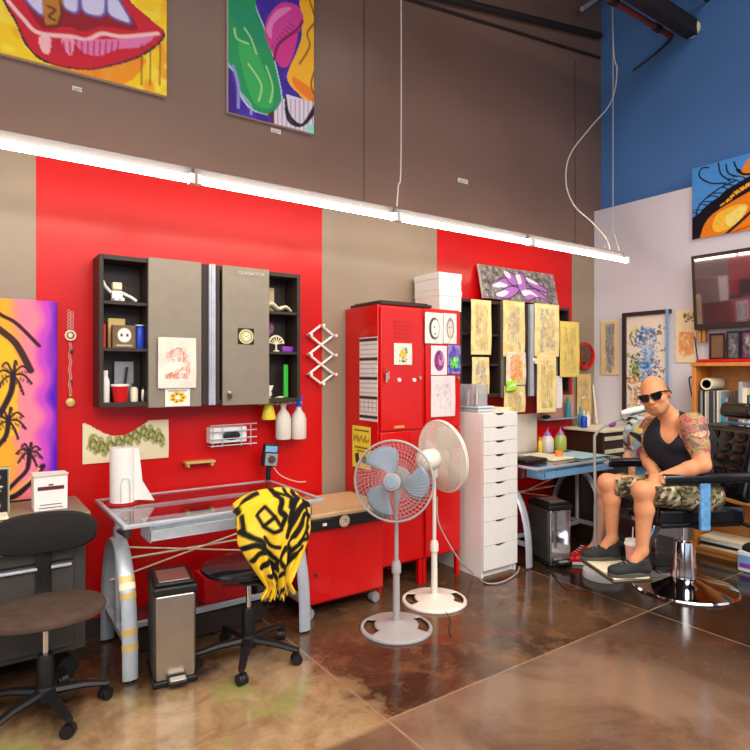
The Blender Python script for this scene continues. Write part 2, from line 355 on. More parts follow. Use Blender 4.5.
w = struct(MB().box((-3.2, Y0-.07, .3), (4.5, Y0-.05, 3.9)).build('window_1', 'glass'))
fm = MB()
for i in range(5): fm.box((-3.2+i*1.9, Y0-.1, .3), (-3.14+i*1.9, Y0-.02, 3.9))
fm.box((-3.2, Y0-.1, 2.5), (4.5, Y0-.02, 2.56)); struct(fm.build('trim_1', 'black_metal'))
struct(MB().box((X0, WA-.012, 0), (WB, WA, .1)).build('baseboard_left', 'dark_grey'))
struct(MB().tube([(2.6, WA-.012, 4.25), (5.19, WA-.012, 4.56)], .012, 8).build('trim_2', 'beam')); struct(MB().tube([(2.6, WA-.03, 4.30), (5.17, WA-.03, 4.76)], .03, 8).build('trim_5', 'beam'))  # dark tubes that stand in for soft beam shadows on the upper wall
# wall control joints (thin vertical grooves in the upper wall)
for i, u in enumerate((364, 575)):
    x = atY(u, 100, WA).x; struct(MB().box((x-.003, WA-.003, 2.62), (x+.003, WA, 4.42)).build('trim_%d' % (3+i), 'dark_grey'))
# roof steel and pipes at the top right
MB().box((1.6, 2.60, 4.36), (WB2-.01, 2.70, 4.50)).build('roof_beam', 'beam', label='dark steel joist at the top right ending in the blue wall', cat='beam', bevel=.008)
p = empty('sprinkler_pipe', (WB2, 2.83, 4.45), label='thin rusty red pipe beside the dark joist under the ceiling', cat='pipe')
MB().tube([(1.6, 2.83, 4.45), (WB2-.01, 2.83, 4.45)], .024, 12).build('pipe', 'rust_pipe', p)
for x in (3.6, 4.3, 4.95): MB().cyl((x, 2.83, 4.45), (x+.07, 2.83, 4.45), .034, n=14).build('coupling', 'beam', p)
a, b = atY(582, 9, 3.45), atY(606, -8, 3.45)
MB().tube([a, b, b+(b-a)*1.5], .022, 12).build('conduit', 'silver_paint', label='short pale conduit with open end near the corner under the ceiling', cat='pipe')
c0 = Vector((WB2-.02, 2.83, 4.43))
MB().tube(smooth([c0, atY(662, 48, 2.86), atY(650, 58, 2.9), atY(634, 70, 2.95)]), .011, 8).build('loose_cable', 'dark_cord', label='short dark cable dangling from the end of the rusty pipe', cat='cable')
q = atX(693, 28, WB2-.015)
MB().lathe([(.0, 0), (.07, 0), (.07, .012), (.045, .03), (0, .03)], (WB2-.001, 2.65, 4.43), (-1, 0, 0)).build('pipe_flange', 'cream', label='pale round flange on the blue wall where the joist ends', cat='flange')
p = empty('pipe_valve', (4.6, 2.5, 4.5), label='red valve on thin pipes above the dark joist end', cat='valve')
MB().tube([(3.6, 2.52, 4.62), (4.62, 2.52, 4.62), (WB2, 2.52, 4.62)], .018, 10).build('pipe', 'beam', p); MB().lathe([(.0, -.04), (.05, -.04), (.06, 0), (.05, .04), (0, .04)], (4.75, 2.52, 4.62), (1, 0, 0), 16).cyl((4.75, 2.52, 4.62), (4.75, 2.52, 4.74), .014).ring((4.75, 2.52, 4.75), (0, 0, 1), .05, .008, 20).build('valve_body', 'red_plastic', p)
# ---------------------------------------------------------------- fluorescent run
FYY = 2.87; nodes = [(.3278-.425)*FYY, .3278*FYY, .757*FYY, 1.18*FYY, 1.605*FYY]
for i in range(4):
    xa, xb = nodes[i], nodes[i+1]; lab = ['fluorescent batten at the left end of the ceiling run above the palm canvas', 'fluorescent batten above the left wall cabinet', 'fluorescent batten above the red locker', 'fluorescent batten at the far right end of the run near the white wall'][i]
    L = empty('fluorescent_light', ((xa+xb)/2, FYY, 2.37), label=lab, cat='light fixture', group='fluorescent battens in one row')
    MB().hexa([(xa+.005, FYY+.03, 2.405), (xb-.005, FYY+.03, 2.405), (xb-.005, FYY+.045, 2.405), (xa+.005, FYY+.045, 2.405)], [(xa+.005, FYY+.03, 2.455), (xb-.005, FYY+.03, 2.455), (xb-.005, FYY+.045, 2.455), (xa+.005, FYY+.045, 2.455)]).build('housing', 'housing_grey', L, bevel=.004)
    MB().tube([(xa+.03, FYY, 2.385), (xb-.03, FYY, 2.385)], .019, 14).build('tube', 'tube', L)
    for xx in (xa+.018, xb-.018): MB().box((xx-.012, FYY-.02, 2.362), (xx+.012, FYY+.02, 2.41)).build('socket', 'white', L)
MB().box((nodes[1]-.02, FYY+.035, 2.36), (nodes[1]+.02, FYY+.05, 2.462)).build('light_coupling', 'steel', label='small metal clip joining the first two battens', cat='coupling') if False else None
def cable(name, pts, r, m, label, k=6): return MB().tube(smooth(pts, k), r, 8).build(name, m, label=label, cat='cable')
cx = nodes[2]
cable('hanging_cable', [(cx+.02, FYY, CEIL-.005), (cx+.03, FYY, 4), (cx+.03, FYY, 2.75), (cx+.01, FYY, 2.58), (cx+.0, FYY, 2.456)], .0045, 'cord', 'pale cord hanging straight down to the middle of the light run')
e = atY(613, 240, FYY); bx = e.x
wv = empty('suspension_wire', (bx, FYY, CEIL-.005), label='thin wire with two legs holding the right end of the light run', cat='wire')
MB().tube([(bx, FYY, CEIL-.005), (bx, FYY, 2.62)], .0035, 6).build('wire', 'cord', wv); MB().tube([(bx-.12, FYY, 2.456), (bx, FYY, 2.62), (bx+.09, FYY, 2.456)], .003, 6).build('wire_fork', 'cord', wv)
cable('loose_power_cord', [(bx+.01, FYY+.03, CEIL-.005), atY(613, 40, FYY+.03), atY(617, 70, FYY+.03), atY(611, 102, FYY+.03), atY(590, 128, FYY+.03), atY(570, 155, FYY+.03), atY(566, 182, FYY+.03), atY(574, 205, FYY+.03), atY(592, 222, FYY+.02), atY(606, 238, FYY+.0), atY(610, 249, FYY)], .0055, 'cord', 'white power cord swinging in a loose curve to the right end of the lights', 8)
# ---------------------------------------------------------------- wall pictures
def art1():
    x1, z0 = .989, 3.052; c = Cv('y', 3.52, -.3, x1, z0, z0+.95, .0065, (250, 205, 25)).zoom(0, 0, .2533)
    c.noise(14, (240, 150, 30), .7, .62, 5, 1); c.noise(7, (252, 225, 70), .8, .6, 5, 2); c.poly([(200, 250), (560, 215), (480, 330), (300, 290)], (235, 110, 30), .6, 4)
    dk = (90, 10, 40); lip = [(-60, -200), (20, 0), (60, 70), (110, 175), (190, 238), (330, 265), (450, 245), (560, 205), (640, 130), (575, 60), (490, -20), (430, -150), (200, -260)]
    c.poly([(x+(-6 if x < 300 else 8), y+6) for x, y in lip], (50, 30, 60), 1, 5); c.poly(lip, (206, 22, 48), 1, 5)
    c.poly([(60, -60), (100, 10), (165, 110), (250, 100), (330, 120), (400, 100), (540, 112), (450, 0), (300, -60)], (150, 10, 30), 1, 5)
    for t in ([(70, -60), (100, 0), (165, 60), (170, 0), (160, -60)], [(240, -60), (245, 20), (290, 48), (308, 30), (305, -60)], [(315, -60), (318, 30), (360, 58), (410, 50), (415, -60)], [(420, -60), (418, 40), (460, 75), (515, 85), (470, 0), (440, -60)]): c.poly(t, (214, 208, 240), 1, 3); c.line(t, 2.2, (104, 84, 168), .9, 3)
    c.poly([(168, -40), (170, 60), (185, 98), (225, 95), (240, 50), (235, -40)], (190, 120, 40), 1, 2); c.line([(185, 20), (215, 35), (190, 60), (215, 75)], 1.5, (70, 40, 20), 1, 4); c.line([(185, 98), (225, 95), (240, 50), (235, 0)], 1.4, (70, 40, 10))
    c.line([(30, 0), (90, 70), (150, 125), (280, 140), (340, 152), (400, 128), (480, 140), (620, 128)], 3.4, (250, 205, 205), .95, 6)
    c.poly([(150, 140), (200, 150), (190, 205), (165, 200)], (252, 200, 205), .9, 4); c.poly([(240, 150), (290, 152), (280, 210), (262, 205)], (245, 160, 195), .9, 4)
    c.poly([(300, 160), (400, 150), (470, 150), (600, 140), (550, 180), (460, 190), (390, 215), (330, 205)], (232, 130, 190), .9, 5)
    for i in range(12): c.line([(200+i*24, 160), (205+i*23, 215-abs(i-6)*3)], 1.2, (170, 20, 60), .7)
    for x in (590, 628, 556): c.line([(x, 170), (x-2, 330)], 1.1, (120, 60, 30), .8)
    c.build('lips_painting', 'canvas painting of glossy red lips and a gold tooth on yellow, high on the wall', 'painting', th=.028, m=GLOSSART, edge='white')
def art2():
    c = Cv('y', 3.52, 1.36, 1.962, 3.056, 4.05, .0055, (58, 34, 150)).zoom(190, 0, .2533)
    c.noise(10, (90, 50, 190), .7, .55, 4, 3); c.poly([(150, 240), (190, 420), (160, 445), (150, 445)], (60, 20, 130))
    out = [(100, -200), (240, -40), (262, 40), (298, 130), (338, 270), (358, 390), (330, 442), (290, 445), (240, 420), (200, 360), (180, 280), (140, 200)]
    c.poly([(x+(6 if x > 240 else -7), y+5) for x, y in out], (190, 200, 220), 1, 5); c.poly(out, (30, 150, 90), 1, 5); c.poly([(190, 180), (260, 200), (330, 400), (250, 400)], (60, 178, 90), .8, 5); c.poly([(150, 0), (250, 30), (300, 180), (200, 120)], (20, 140, 110), .6, 5)
    for pts in ([(215, 110), (240, 150), (262, 210)], [(300, 260), (325, 340), (315, 400)], [(230, 250), (280, 330), (270, 395)], [(175, 110), (185, 150), (230, 170)]): c.line(pts, 2.4, (190, 225, 140), .85, 5)
    c.line([(170, 260), (190, 330), (190, 420)], 4, (150, 150, 210), .9, 4); c.line([(205, 370), (238, 410), (240, 445)], 3, (170, 170, 215), .9, 4)
    c.poly([(325, 430), (345, 470), (330, 485), (305, 450)], (90, 40, 40))
    c.poly([(430, -60), (500, -60), (500, 400), (420, 360), (382, 310), (392, 262), (420, 200), (440, 120)], (248, 180, 40), 1, 4); c.poly([(400, 300), (440, 320), (488, 360), (488, 400), (420, 350)], (240, 120, 30), .9, 4)
    for pts in ([(488, 90), (460, 130), (470, 180), (430, 250)], [(470, 0), (488, 60)], [(488, 280), (475, 330), (488, 370)]): c.line(pts, 2, (90, 50, 40), .8, 5)
    c.poly([(310, 60), (360, 10), (420, 20), (446, 70), (430, 120), (380, 150), (350, 240), (325, 210), (295, 130)], (208, 60, 150), 1, 5); c.poly([(350, 165), (420, 120), (410, 200), (380, 262), (345, 245)], (214, 50, 140), 1, 5)
    c.poly([(300, 110), (340, 40), (400, 30), (330, 90), (320, 150)], (240, 140, 200), .8, 5); c.line([(330, 230), (350, 170), (420, 115), (442, 80)], 3, (110, 10, 60), .9, 5)
    for i in range(8): c.line([(320+i*10, 175-i*12), (335+i*11, 190-i*12)], 1.2, (120, 20, 80), .8)
    c.poly([(330, 440), (380, 370), (488, 400), (488, 560), (330, 520)], (226, 214, 226), 1)
    for i in range(9): c.line([(345+i*17, 390), (345+i*17, 530)], 1, (140, 90, 150), .8)
    for r_ in (0, 22, 44): c.line([(375, 380+r_), (390, 450+r_*.6), (440, 490), (490, 440-r_*.6)], 2.6, (30, 26, 40), 1, 6)
    c.poly([(450, 500), (490, 480), (490, 560)], (150, 220, 200)); c.build('tongue_painting', 'canvas painting of a green tongue against purple with pink lips, high on the wall', 'painting', th=.028, m=GLOSSART, edge='white')
def art3():
    a0 = 2.58; c = Cv('x', 5.085, a0, a0-.95, 2.57, 3.17, .0042, (78, 150, 226)).zoom(585, 150, .22)
    k = (22, 16, 30)
    c.poly([(470, 320), (560, 260), (640, 180), (760, 110), (900, 20), (900, 420), (480, 420)], k, 1); c.poly([(520, 400), (560, 310), (640, 250), (780, 170), (900, 120), (900, 300), (700, 385), (560, 420)], (240, 130, 24), 1, 4)
    c.poly([(580, 350), (600, 290), (680, 250), (740, 250), (690, 330), (610, 370)], (252, 196, 60), 1, 4); c.poly([(640, 300), (720, 250), (730, 280), (660, 345)], (250, 225, 120), 1, 4)
    c.line([(640, 380), (720, 310), (780, 250)], 5, k, 1, 4); c.line([(560, 410), (640, 385), (780, 330)], 3, (200, 70, 20), 1, 4)
    c.noise(2.2, (90, 80, 100), .12, .62, 5, 9)
    for i in range(13): c.ell(620+i*14, 235-i*9+(8 if i < 4 else 0), 9, 15, (250, 180, 40), 1, .4)
    for i in range(15):
        x, y = 520+i*22, 300-i*19; c.line([(x+30, y+16), (x-2, y-8), (x-30-(i % 3)*5, y-18+(i % 2)*8), (x-46, y-8)], 1.8, k, 1, 6)
    for pts in ([(640, 150), (570, 150), (520, 120), (530, 84), (560, 80)], [(660, 140), (618, 110), (606, 60)], [(690, 120), (650, 104), (640, 66)], [(720, 100), (690, 84), (676, 54)], [(500, 330), (520, 250), (600, 180), (680, 140)]): c.line(pts, 2.6, k, 1, 6)
    c.poly([(500, 330), (540, 262), (640, 190), (690, 160), (640, 230), (560, 290), (520, 400), (498, 400)], k, 1, 3)
    c.poly([(705, 110), (760, 20), (900, -60), (900, 40), (760, 110)], (236, 140, 50), 1, 3); c.line([(690, 90), (740, 110), (900, 60)], 4, k, 1, 4)
    c.build('eye_painting', 'canvas painting of an orange lashed eye on blue, above the television', 'painting', th=.03, m=GLOSSART, edge='white')
def art4():
    c = Cv('y', 3.50, -.65, .42, .80, 1.818, .0045, (252, 168, 44)).zoom(0, 280, .17333)
    f = np.clip((c.X/c.w-.45)/.5, 0, 1)
    for lo, hi, col in ((.79, .86, (248, 130, 150)), (.895, .945, (196, 70, 190)), (.955, .995, (84, 20, 180))):
        c.put(np.clip((c.X/c.w+.045*(vnoise(c.w, c.h, 22, 5)-.5)-lo)/(hi-lo), 0, 1), col)
    c.noise(16, (250, 200, 60), .7, .62, 6, 8) if False else None
    c.poly([(-500, 60), (60, 380), (90, 700), (60, 900), (-500, 900)], (250, 190, 40), .75, 4); k = (46, 26, 40)
    c.line([(-120, 120), (0, 200), (90, 250), (220, 378)], 4, (60, 30, 40), 1, 6); c.line([(-100, 220), (0, 290), (90, 370), (172, 520)], 7, (66, 40, 34), 1, 6)
    c.zoom(0, 280, .17333)
    def palm(cx, cy, r, seed):
        q = np.random.default_rng(seed)
        for i in range(8):
            a = -math.pi*.5+i*math.pi/4+.2; ex, ey = cx+r*math.cos(a), cy+r*math.sin(a)*.9+r*.28; mx, my = cx+r*.55*math.cos(a), cy+r*.6*math.sin(a)-r*.12
            c.line([(cx, cy), (mx, my), (ex, ey)], 2.2, k, 1, 5)
            for j in range(4):
                t = .4+.18*j; x = cx*(1-t)+ex*t; y = cy*(1-t)+ey*t-r*.05; c.line([(x, y), (x+q.uniform(-6, 6), y+r*.13)], 1.2, k, .9)
    palm(70, 545, 110, 1); c.line([(70, 545), (60, 640), (0, 760), (-60, 830)], 6, k, 1, 5); palm(75, 790, 80, 2) if False else None
    c.zoom(0, 420, .25333); palm(112, 125, 52, 3); palm(30, 0, 70, 4)
    c.line([(112, 125), (105, 190), (60, 240), (20, 280)], 4.5, k, 1, 5); c.line([(165, 180), (120, 240), (60, 295), (0, 310)], 6, k, 1, 5); c.line([(150, 190), (110, 235), (50, 280), (0, 300)], 2.5, (250, 180, 90), 1, 5); c.line([(30, 0), (20, 60), (-20, 110)], 5, k, 1, 5)
    c.build('palm_canvas', 'airbrushed canvas of black palms on an orange, pink and purple sunset at far left', 'painting', th=.035, edge='purple')
art1(); art2(); art3(); art4()
def art5():
    c = Cv('y', 3.455, 3.50, 4.45, 2.055, 2.34, .005, (196, 188, 178)).fr(); k = (60, 50, 56); r = np.random.default_rng(4)
    for i in range(48):
        x, y = (i%12)/12+.04+r.uniform(-.02, .02), (i//12)/4+.12+r.uniform(-.06, .06)
        for q in (.05, .034, .018): 
            c.line([(x+q*math.cos(a_*.55), y+3.2*q*math.sin(a_*.55)) for a_ in range(12)], 1.5, k, .85)
    for pts in ([(.12, .62), (.3, .3), (.5, .45), (.42, .6)], [(.15, .85), (.35, .55), (.48, .62), (.3, .95)], [(.45, .2), (.56, .1), (.58, .6), (.48, .7)], [(.5, .65), (.7, .55), (.9, .95), (.72, .8), (.55, .95)], [(.6, .2), (.86, .5), (.84, .62), (.62, .45)], [(.3, .1), (.42, .15), (.46, .5), (.35, .45)]):
        c.poly(pts, (176, 112, 190), 1, 3); c.line(pts+[pts[0]], 1.8, (60, 30, 70), 1, 3); c.poly([(x*.55+.45*pts[0][0], y*.5+.5*pts[0][1]) for x, y in pts], (238, 228, 240), .95, 3)
    c.build('graffiti_canvas', 'long graffiti lettering canvas in purple and white leaning above the right cabinet', 'painting', th=.02, lean=.06, edge='white')
art5()
def sheet(name, label, u0, v0, u1, v1, val, draw=None, plane='y', cat='drawing', bg=(238, 222, 170), group=None, res=.006, curl=.006, th=.0012, parent=None, m=None, edge='paper', box=None, **kw):
    a0, a1, z0, z1 = box or pbox(u0, v0, u1, v1, plane, val); c = Cv(plane, val, a0, a1, z0, z1, res, bg).fr(); c.noise(8, tuple(x*.95 for x in bg), .7, .5, 3, len(label or name))
    if draw: draw(c)
    return c.build(name, label, cat, group, th=th, parent=parent, curl=curl, m=m, edge=edge, **kw)
# wall tags under the pictures
for u, v, lab in ((77, 89, 'small white title card below the lips painting'), (276, 131, 'small white title card below the tongue painting'), (463, 181, 'small white title card above the end of the light run')):
    sheet('title_card', lab, u-5, v-3.5, u+5, v+3.5, 3.547, lambda c: (c.line([(.15, .4), (.85, .4)], 1, (120, 110, 110)), c.line([(.15, .7), (.6, .7)], 1, (150, 140, 140))), cat='card', bg=(225, 218, 212), group='title cards on the brown wall', curl=0, res=.004)
def lettering(c):
    r = np.random.default_rng(12)
    for i in range(9):
        x = .12+i*.095; y = .50+.12*math.sin(i*.8+.4)-(.08 if i > 5 else 0)
        for dx, dy, rx, ry in ((-.02, -.1, .035, .14), (.02, .06, .035, .15), (.0, .0, .05, .07)):
            c.ell(x+dx, y+dy, rx+.010, ry+.04, (110, 116, 60), .8); c.ell(x+dx, y+dy, rx, ry, (204, 196, 120), .95)
        c.line([(x-.04, y+.12), (x-.02, y-.14), (x+.03, y-.05), (x, y+.05), (x+.04, y+.16)], 1.2, (80, 84, 44), .8, 4)
    c.line([(.05, .62), (.12, .3), (.2, .55), (.14, .72)], 1.4, (120, 120, 60), .8, 5)
sheet('graffiti_banner', 'cream paper banner with green swirling lettering taped to the red wall', 0, 0, 0, 0, 3.54, lettering, bg=(232, 216, 178), cat='banner', box=(.547, 1.004, .95, 1.178), curl=.004,
      mask=lambda x, y: y > (.36*math.sin(min(1, x/.78)*math.pi)**1.3 if x < .78 else 0))
# ================================================================ WALL CABINETS
def wall_cabinet(loc, W, H, label, z_shelves, doors, strip, logo=False):
    # origin: bottom left back edge on the wall; local x right, y towards the wall (back at 0), z up
    D = .18; t = empty('wall_cabinet', loc, 0, label, 'cabinet'); B = dict(parent=t, world=False)
    b = MB().box((0, -D, 0), (.022, 0, H)).box((W-.022, -D, 0), (W, 0, H)).box((.022, -D, 0), (W-.022, 0, .025)).box((.022, -D, H-.025), (W-.022, 0, H)).box((.022, -.012, .025), (W-.022, -.002, H-.025))
    for x in strip[2]: b.box((x-.008, -D+.005, .025), (x+.008, -.012, H-.025))
    b.build('body', 'cab_black', bevel=.002, **B)
    for z in z_shelves:
        for xa, xb in strip[3]: MB().box((xa, -D+.006, z-.012), (xb, -.012, z+.006)).build('shelf', 'cab_black', bevel=.0015, **B)
    for (xa, xb) in doors:
        d = MB().box((xa, -D-.02, -.008), (xb, -D-.001, H+.006)).build('door', 'grey_door', bevel=.003, **B)
    MB().box((strip[0]-.035, -D-.012, .0), (strip[1]+.035, -D, H)).build('centre_post', 'cab_black', bevel=.002, **B)
    MB().box((strip[0], -D-.034, -.002), (strip[1], -D-.012, H)).tube([((strip[0]+strip[1])/2, -D-.035, .0), ((strip[0]+strip[1])/2, -D-.035, H)], .008, 8).build('handle_rail', 'silver_paint', **B)
    return t
cabL = wall_cabinet((.60, 3.55, 1.262), 1.18, .808, 'wide black wall cabinet with taupe doors and open shelf ends on the red wall', (.56, .31), ((.243, .536), (.66, .956)), (.576, .612, (.25, .95), ((.022, .245), (.955, 1.158))))
# lettering on the right door
def text(s, size, loc, rot, m, parent=None, name='lettering', ext=.0015, label=None, bold=0):
    cu = bpy.data.curves.new('t', 'FONT'); cu.body = s; cu.size = size; cu.extrude = ext; cu.align_x = 'CENTER'; cu.align_y = 'CENTER'; cu.offset = bold
    to = bpy.data.objects.new('t', cu); C.objects.link(to); dg = bpy.context.evaluated_depsgraph_get(); dg.update(); me = bpy.data.meshes.new_from_object(to.evaluated_get(dg)); bpy.data.objects.remove(to)
    o = bpy.data.objects.new(name, me); C.objects.link(o); me.materials.clear(); me.materials.append(M[m])
    T = Matrix.Translation(Vector(loc)) @ rot
    if parent: T = gw(parent).inverted() @ T; o.parent = parent
    me.transform(T); WM[o.name] = gw(parent) if parent else Matrix()
    if label: o['label'] = label
    return o
RY90 = Matrix.Rotation(math.radians(90), 4, 'X')
text('GLADIATOR', .03, (1.437, 3.345, 2.037), RY90, 'steel', cabL, 'logo_lettering')
lk = MB(); q = atY(229, 393, 3.35); lk.lathe([(0, 0), (.012, 0), (.012, .01), (0, .012)], (q.x, 3.35, q.z), (0, -1, 0), 16).build('door_lock', 'steel', cabL); MB().box((q.x-.008, 3.325, q.z-.035), (q.x+.01, 3.335, q.z-.004)).build('key', 'dark_grey', cabL)
def emblem(c):
    c.ell(.5, .5, .46, .46, (220, 214, 150)); c.ell(.5, .5, .36, .36, (90, 84, 60)); c.ell(.5, .5, .32, .32, (214, 208, 150)); c.ell(.5, .5, .17, .17, (250, 250, 246)); c.line([(.36, .4), (.64, .6)], 1, (60, 60, 50)); c.line([(.36, .6), (.64, .4)], 1, (60, 60, 50))
    for i in range(14): a = i*.449; c.ell(.5+.4*math.cos(a), .5+.4*math.sin(a), .025, .025, (60, 50, 30))
sheet('round_sticker', 'square dark sticker with a round gold emblem on the taupe cabinet door', 238, 328, 254, 344.5, 3.347, emblem, cat='sticker', bg=(50, 34, 26), curl=0, res=.0025, edge='black_plastic')
def pinksketch(c): c.scrib(.2, .2, .8, .8, 30, (200, 110, 90), .6, 1, 12); c.ell(.5, .3, .16, .1, (226, 190, 176), .6); c.line([(.35, .3), (.5, .2), (.65, .32), (.6, .6), (.4, .75)], 1.2, (190, 90, 80), .8, 5)
sheet('sketch_sheet', 'white sheet with a red pencil figure sketch taped to the left cabinet door', 158, 337, 196, 388, 3.335, pinksketch, bg=(240, 222, 208), res=.004)
def flower(c):
    for i in range(7): a = i*.9; c.ell(.5+.22*math.cos(a), .5+.2*math.sin(a), .13, .12, (226, 176, 40)); c.ell(.5+.2*math.cos(a), .52+.2*math.sin(a), .05, .05, (70, 40, 20))
    c.line([(.15, .16), (.85, .16)], 1.2, (90, 80, 70))
sheet('flower_card', 'small white card with yellow flowers under the red sketch on the cabinet door', 165, 388, 190, 406, 3.344, flower, bg=(240, 230, 216), res=.003, curl=0)
# items in the left cabinet
zA, zB, zC = 1.262+.566, 1.262+.316, 1.262+.026; yb = 3.44
t = empty('toy_robot', (.70, yb, zA+.001), 0, 'small white jointed toy figure sitting on the top left cabinet shelf', 'toy'); K = dict(parent=t, world=False)
MB().box((-.028, -.016, 0), (.028, .016, .06)).build('torso', 'white', bevel=.004, **K); MB().box((-.024, -.018, .066), (.024, .018, .105)).build('head', 'cream', bevel=.005, **K)
MB().tube([(-.03, 0, .05), (-.06, -.01, .08), (-.075, -.01, .11)], .009, 8).build('arm', 'white', **K); MB().tube([(.03, 0, .05), (.07, -.01, .03), (.1, -.01, .01)], .009, 8).build('arm', 'white', **K)
for sx in (-1, 1): MB().box((sx*.016-.01, -.07, 0), (sx*.016+.01, -.014, .018)).build('leg', 'white', bevel=.003, **K)
def jar(name, x, y, z, r, h, m, label, cat='jar', capm=None, caph=.02, capr=None, group=None):
    t = empty(name, (x, y, z), 0, label, cat, group); MB().lathe([(0, 0), (r*.94, 0), (r, .004), (r, h*.82), (r*.8, h*.92), (r*.6, h)], (0, 0, 0), n=20).build('body', m, t, world=False)
    if capm: cr = capr or r*.65; MB().lathe([(0, h), (cr, h), (cr, h+caph), (0, h+caph)], (0, 0, 0), n=16).build('cap', capm, t, world=False)
    return t
MB().box((.62, 3.42, zB+.001), (.642, 3.5, zB+.13)).build('red_box', 'red_plastic', label='narrow red box at the left end of the middle cabinet shelf', cat='box', bevel=.002)
MB().box((.662, 3.47, zB+.001), (.75, 3.50, zB+.165)).build('gold_box', 'gold', label='gold carton at the back of the middle left cabinet shelf', cat='box', bevel=.002)
def skull(c): c.ell(.5, .42, .3, .32, (235, 232, 225)); c.ell(.38, .42, .07, .08, (60, 50, 60)); c.ell(.62, .42, .07, .08, (60, 50, 60)); c.line([(.2, .85), (.8, .85)], 2, (200, 190, 150))
sheet('pictured_box', 'small dark box with a pale face picture in front of the gold carton', 0, 0, 0, 0, 3.41, skull, box=(.672, .79, zB+.001, zB+.125), bg=(120, 96, 70), cat='box', th=.03, curl=0, res=.004, edge='cab_black')
jar('blue_can', .818, 3.44, zB+.001, .027, .125, 'blue', 'blue spray can on the middle left cabinet shelf', 'can', 'white', .006, .024)
jar('white_bottle', .640, 3.43, zC, .022, .14, 'white', 'white bottle with green label at the bottom left of the cabinet', 'bottle', 'white', .03)
t = empty('red_tub', (.715, 3.43, zC), 0, 'red tub with pale rim on the bottom left cabinet shelf', 'tub'); MB().lathe([(0, 0), (.034, 0), (.044, .085), (0, .085)], n=20).build('tub', 'red_plastic', t, world=False); MB().lathe([(0, .085), (.047, .085), (.047, .096), (0, .098)], n=20).build('lid', 'white', t, world=False)
jar('small_bottle', .787, 3.43, zC, .02, .08, 'cream', 'small cream bottle with black cap on the bottom left cabinet shelf', 'bottle', 'black_plastic', .02, .012)
jar('steel_jar', .832, 3.42, zC, .012, .07, 'steel', 'narrow steel jar beside the cream bottle in the cabinet', 'jar', 'black_plastic', .01, .012)
MB().box((.70, 3.50, zC), (.80, 3.52, zC+.22)).build('grey_folder', 'grey_plastic', label='grey folder standing behind the red tub', cat='folder', bevel=.001)
MB().box((.745, 3.475, zC), (.757, 3.488, zC+.19), Matrix.Rotation(.12, 3, 'Y')).build('black_brush', 'black_plastic', label='black handle leaning behind the red tub', cat='brush', bevel=.002)
MB().box((1.575, 3.49, zA+.001), (1.655, 3.515, zA+.16)).build('brown_carton', 'cardboard', label='brown carton at the back of the top right cabinet shelf', cat='box', bevel=.002)
tw = [(1.575+.17*i/8, 3.43, zA+.02+.012*math.sin(i*1.3)+.02*(1-i/8)) for i in range(9)]
MB().tube(tw, [.022, .026, .024, .022, .019, .018, .015, .014, .01], 10, flat=(1.4, .7)).build('folded_cloth', 'cream', label='cream folded cloth on the top right cabinet shelf', cat='cloth')
def pur(c): c.ell(.5, .5, .4, .4, (140, 80, 130)); c.scrib(.1, .1, .9, .9, 12, (200, 140, 150), .6, 1, 4)
sheet('purple_card', 'small purple picture card on the middle right cabinet shelf', 0, 0, 0, 0, 3.505, pur, box=(1.585, 1.665, zB+.10, zB+.20), bg=(60, 40, 70), cat='card', res=.004, curl=0, off=None)
t = empty('tree_ornament', (1.635, 3.42, zB+.001), 0, 'cream fan shaped tree ornament on the middle right cabinet shelf', 'ornament')
MB().lathe([(0, 0), (.02, 0), (.02, .006), (.006, .01), (.005, .05), (0, .05)], n=14).build('stem', 'cream', t, world=False)
fan = MB()
for i in range(7): a = math.radians(-75+25*i); fan.tube([(0, 0, .045), (.05*math.sin(a), 0, .045+.05*math.cos(a))], [.003, .004], 6)
fan.tube([(.052*math.sin(math.radians(-85+17*i)), 0, .045+.052*math.cos(math.radians(-85+17*i))) for i in range(11)], .006, 8).build('crown', 'cream', t, world=False)
MB().box((1.68, 3.42, zB+.001), (1.755, 3.46, zB+.035)).build('lilac_box', 'purple', label='small lilac box at the right of the middle right shelf', cat='box', bevel=.004)
MB().box((1.565, 3.42, zC+.205), (1.62, 3.5, zC+.25)).build('beige_box', 'cream', label='beige box tucked under the middle right shelf', cat='box', bevel=.003) if False else None
q = atY(294, 366, 3.362); MB().prism([(q.x-.03, 3.362, q.z-.03), (q.x+.015, 3.362, q.z-.025), (q.x+.03, 3.362, q.z+.03), (q.x-.01, 3.362, q.z+.035)], (0, 0, 0), (0, .004, 0)).build('green_tag', 'green', label='bright green tag hanging in the lower right cabinet opening', cat='tag') if False else None
MB().box((1.70, 3.44, zC), (1.73, 3.46, zC+.21)).build('green_lighter', 'green', label='bright green tool standing in the lower right cabinet opening', cat='tool', bevel=.004)
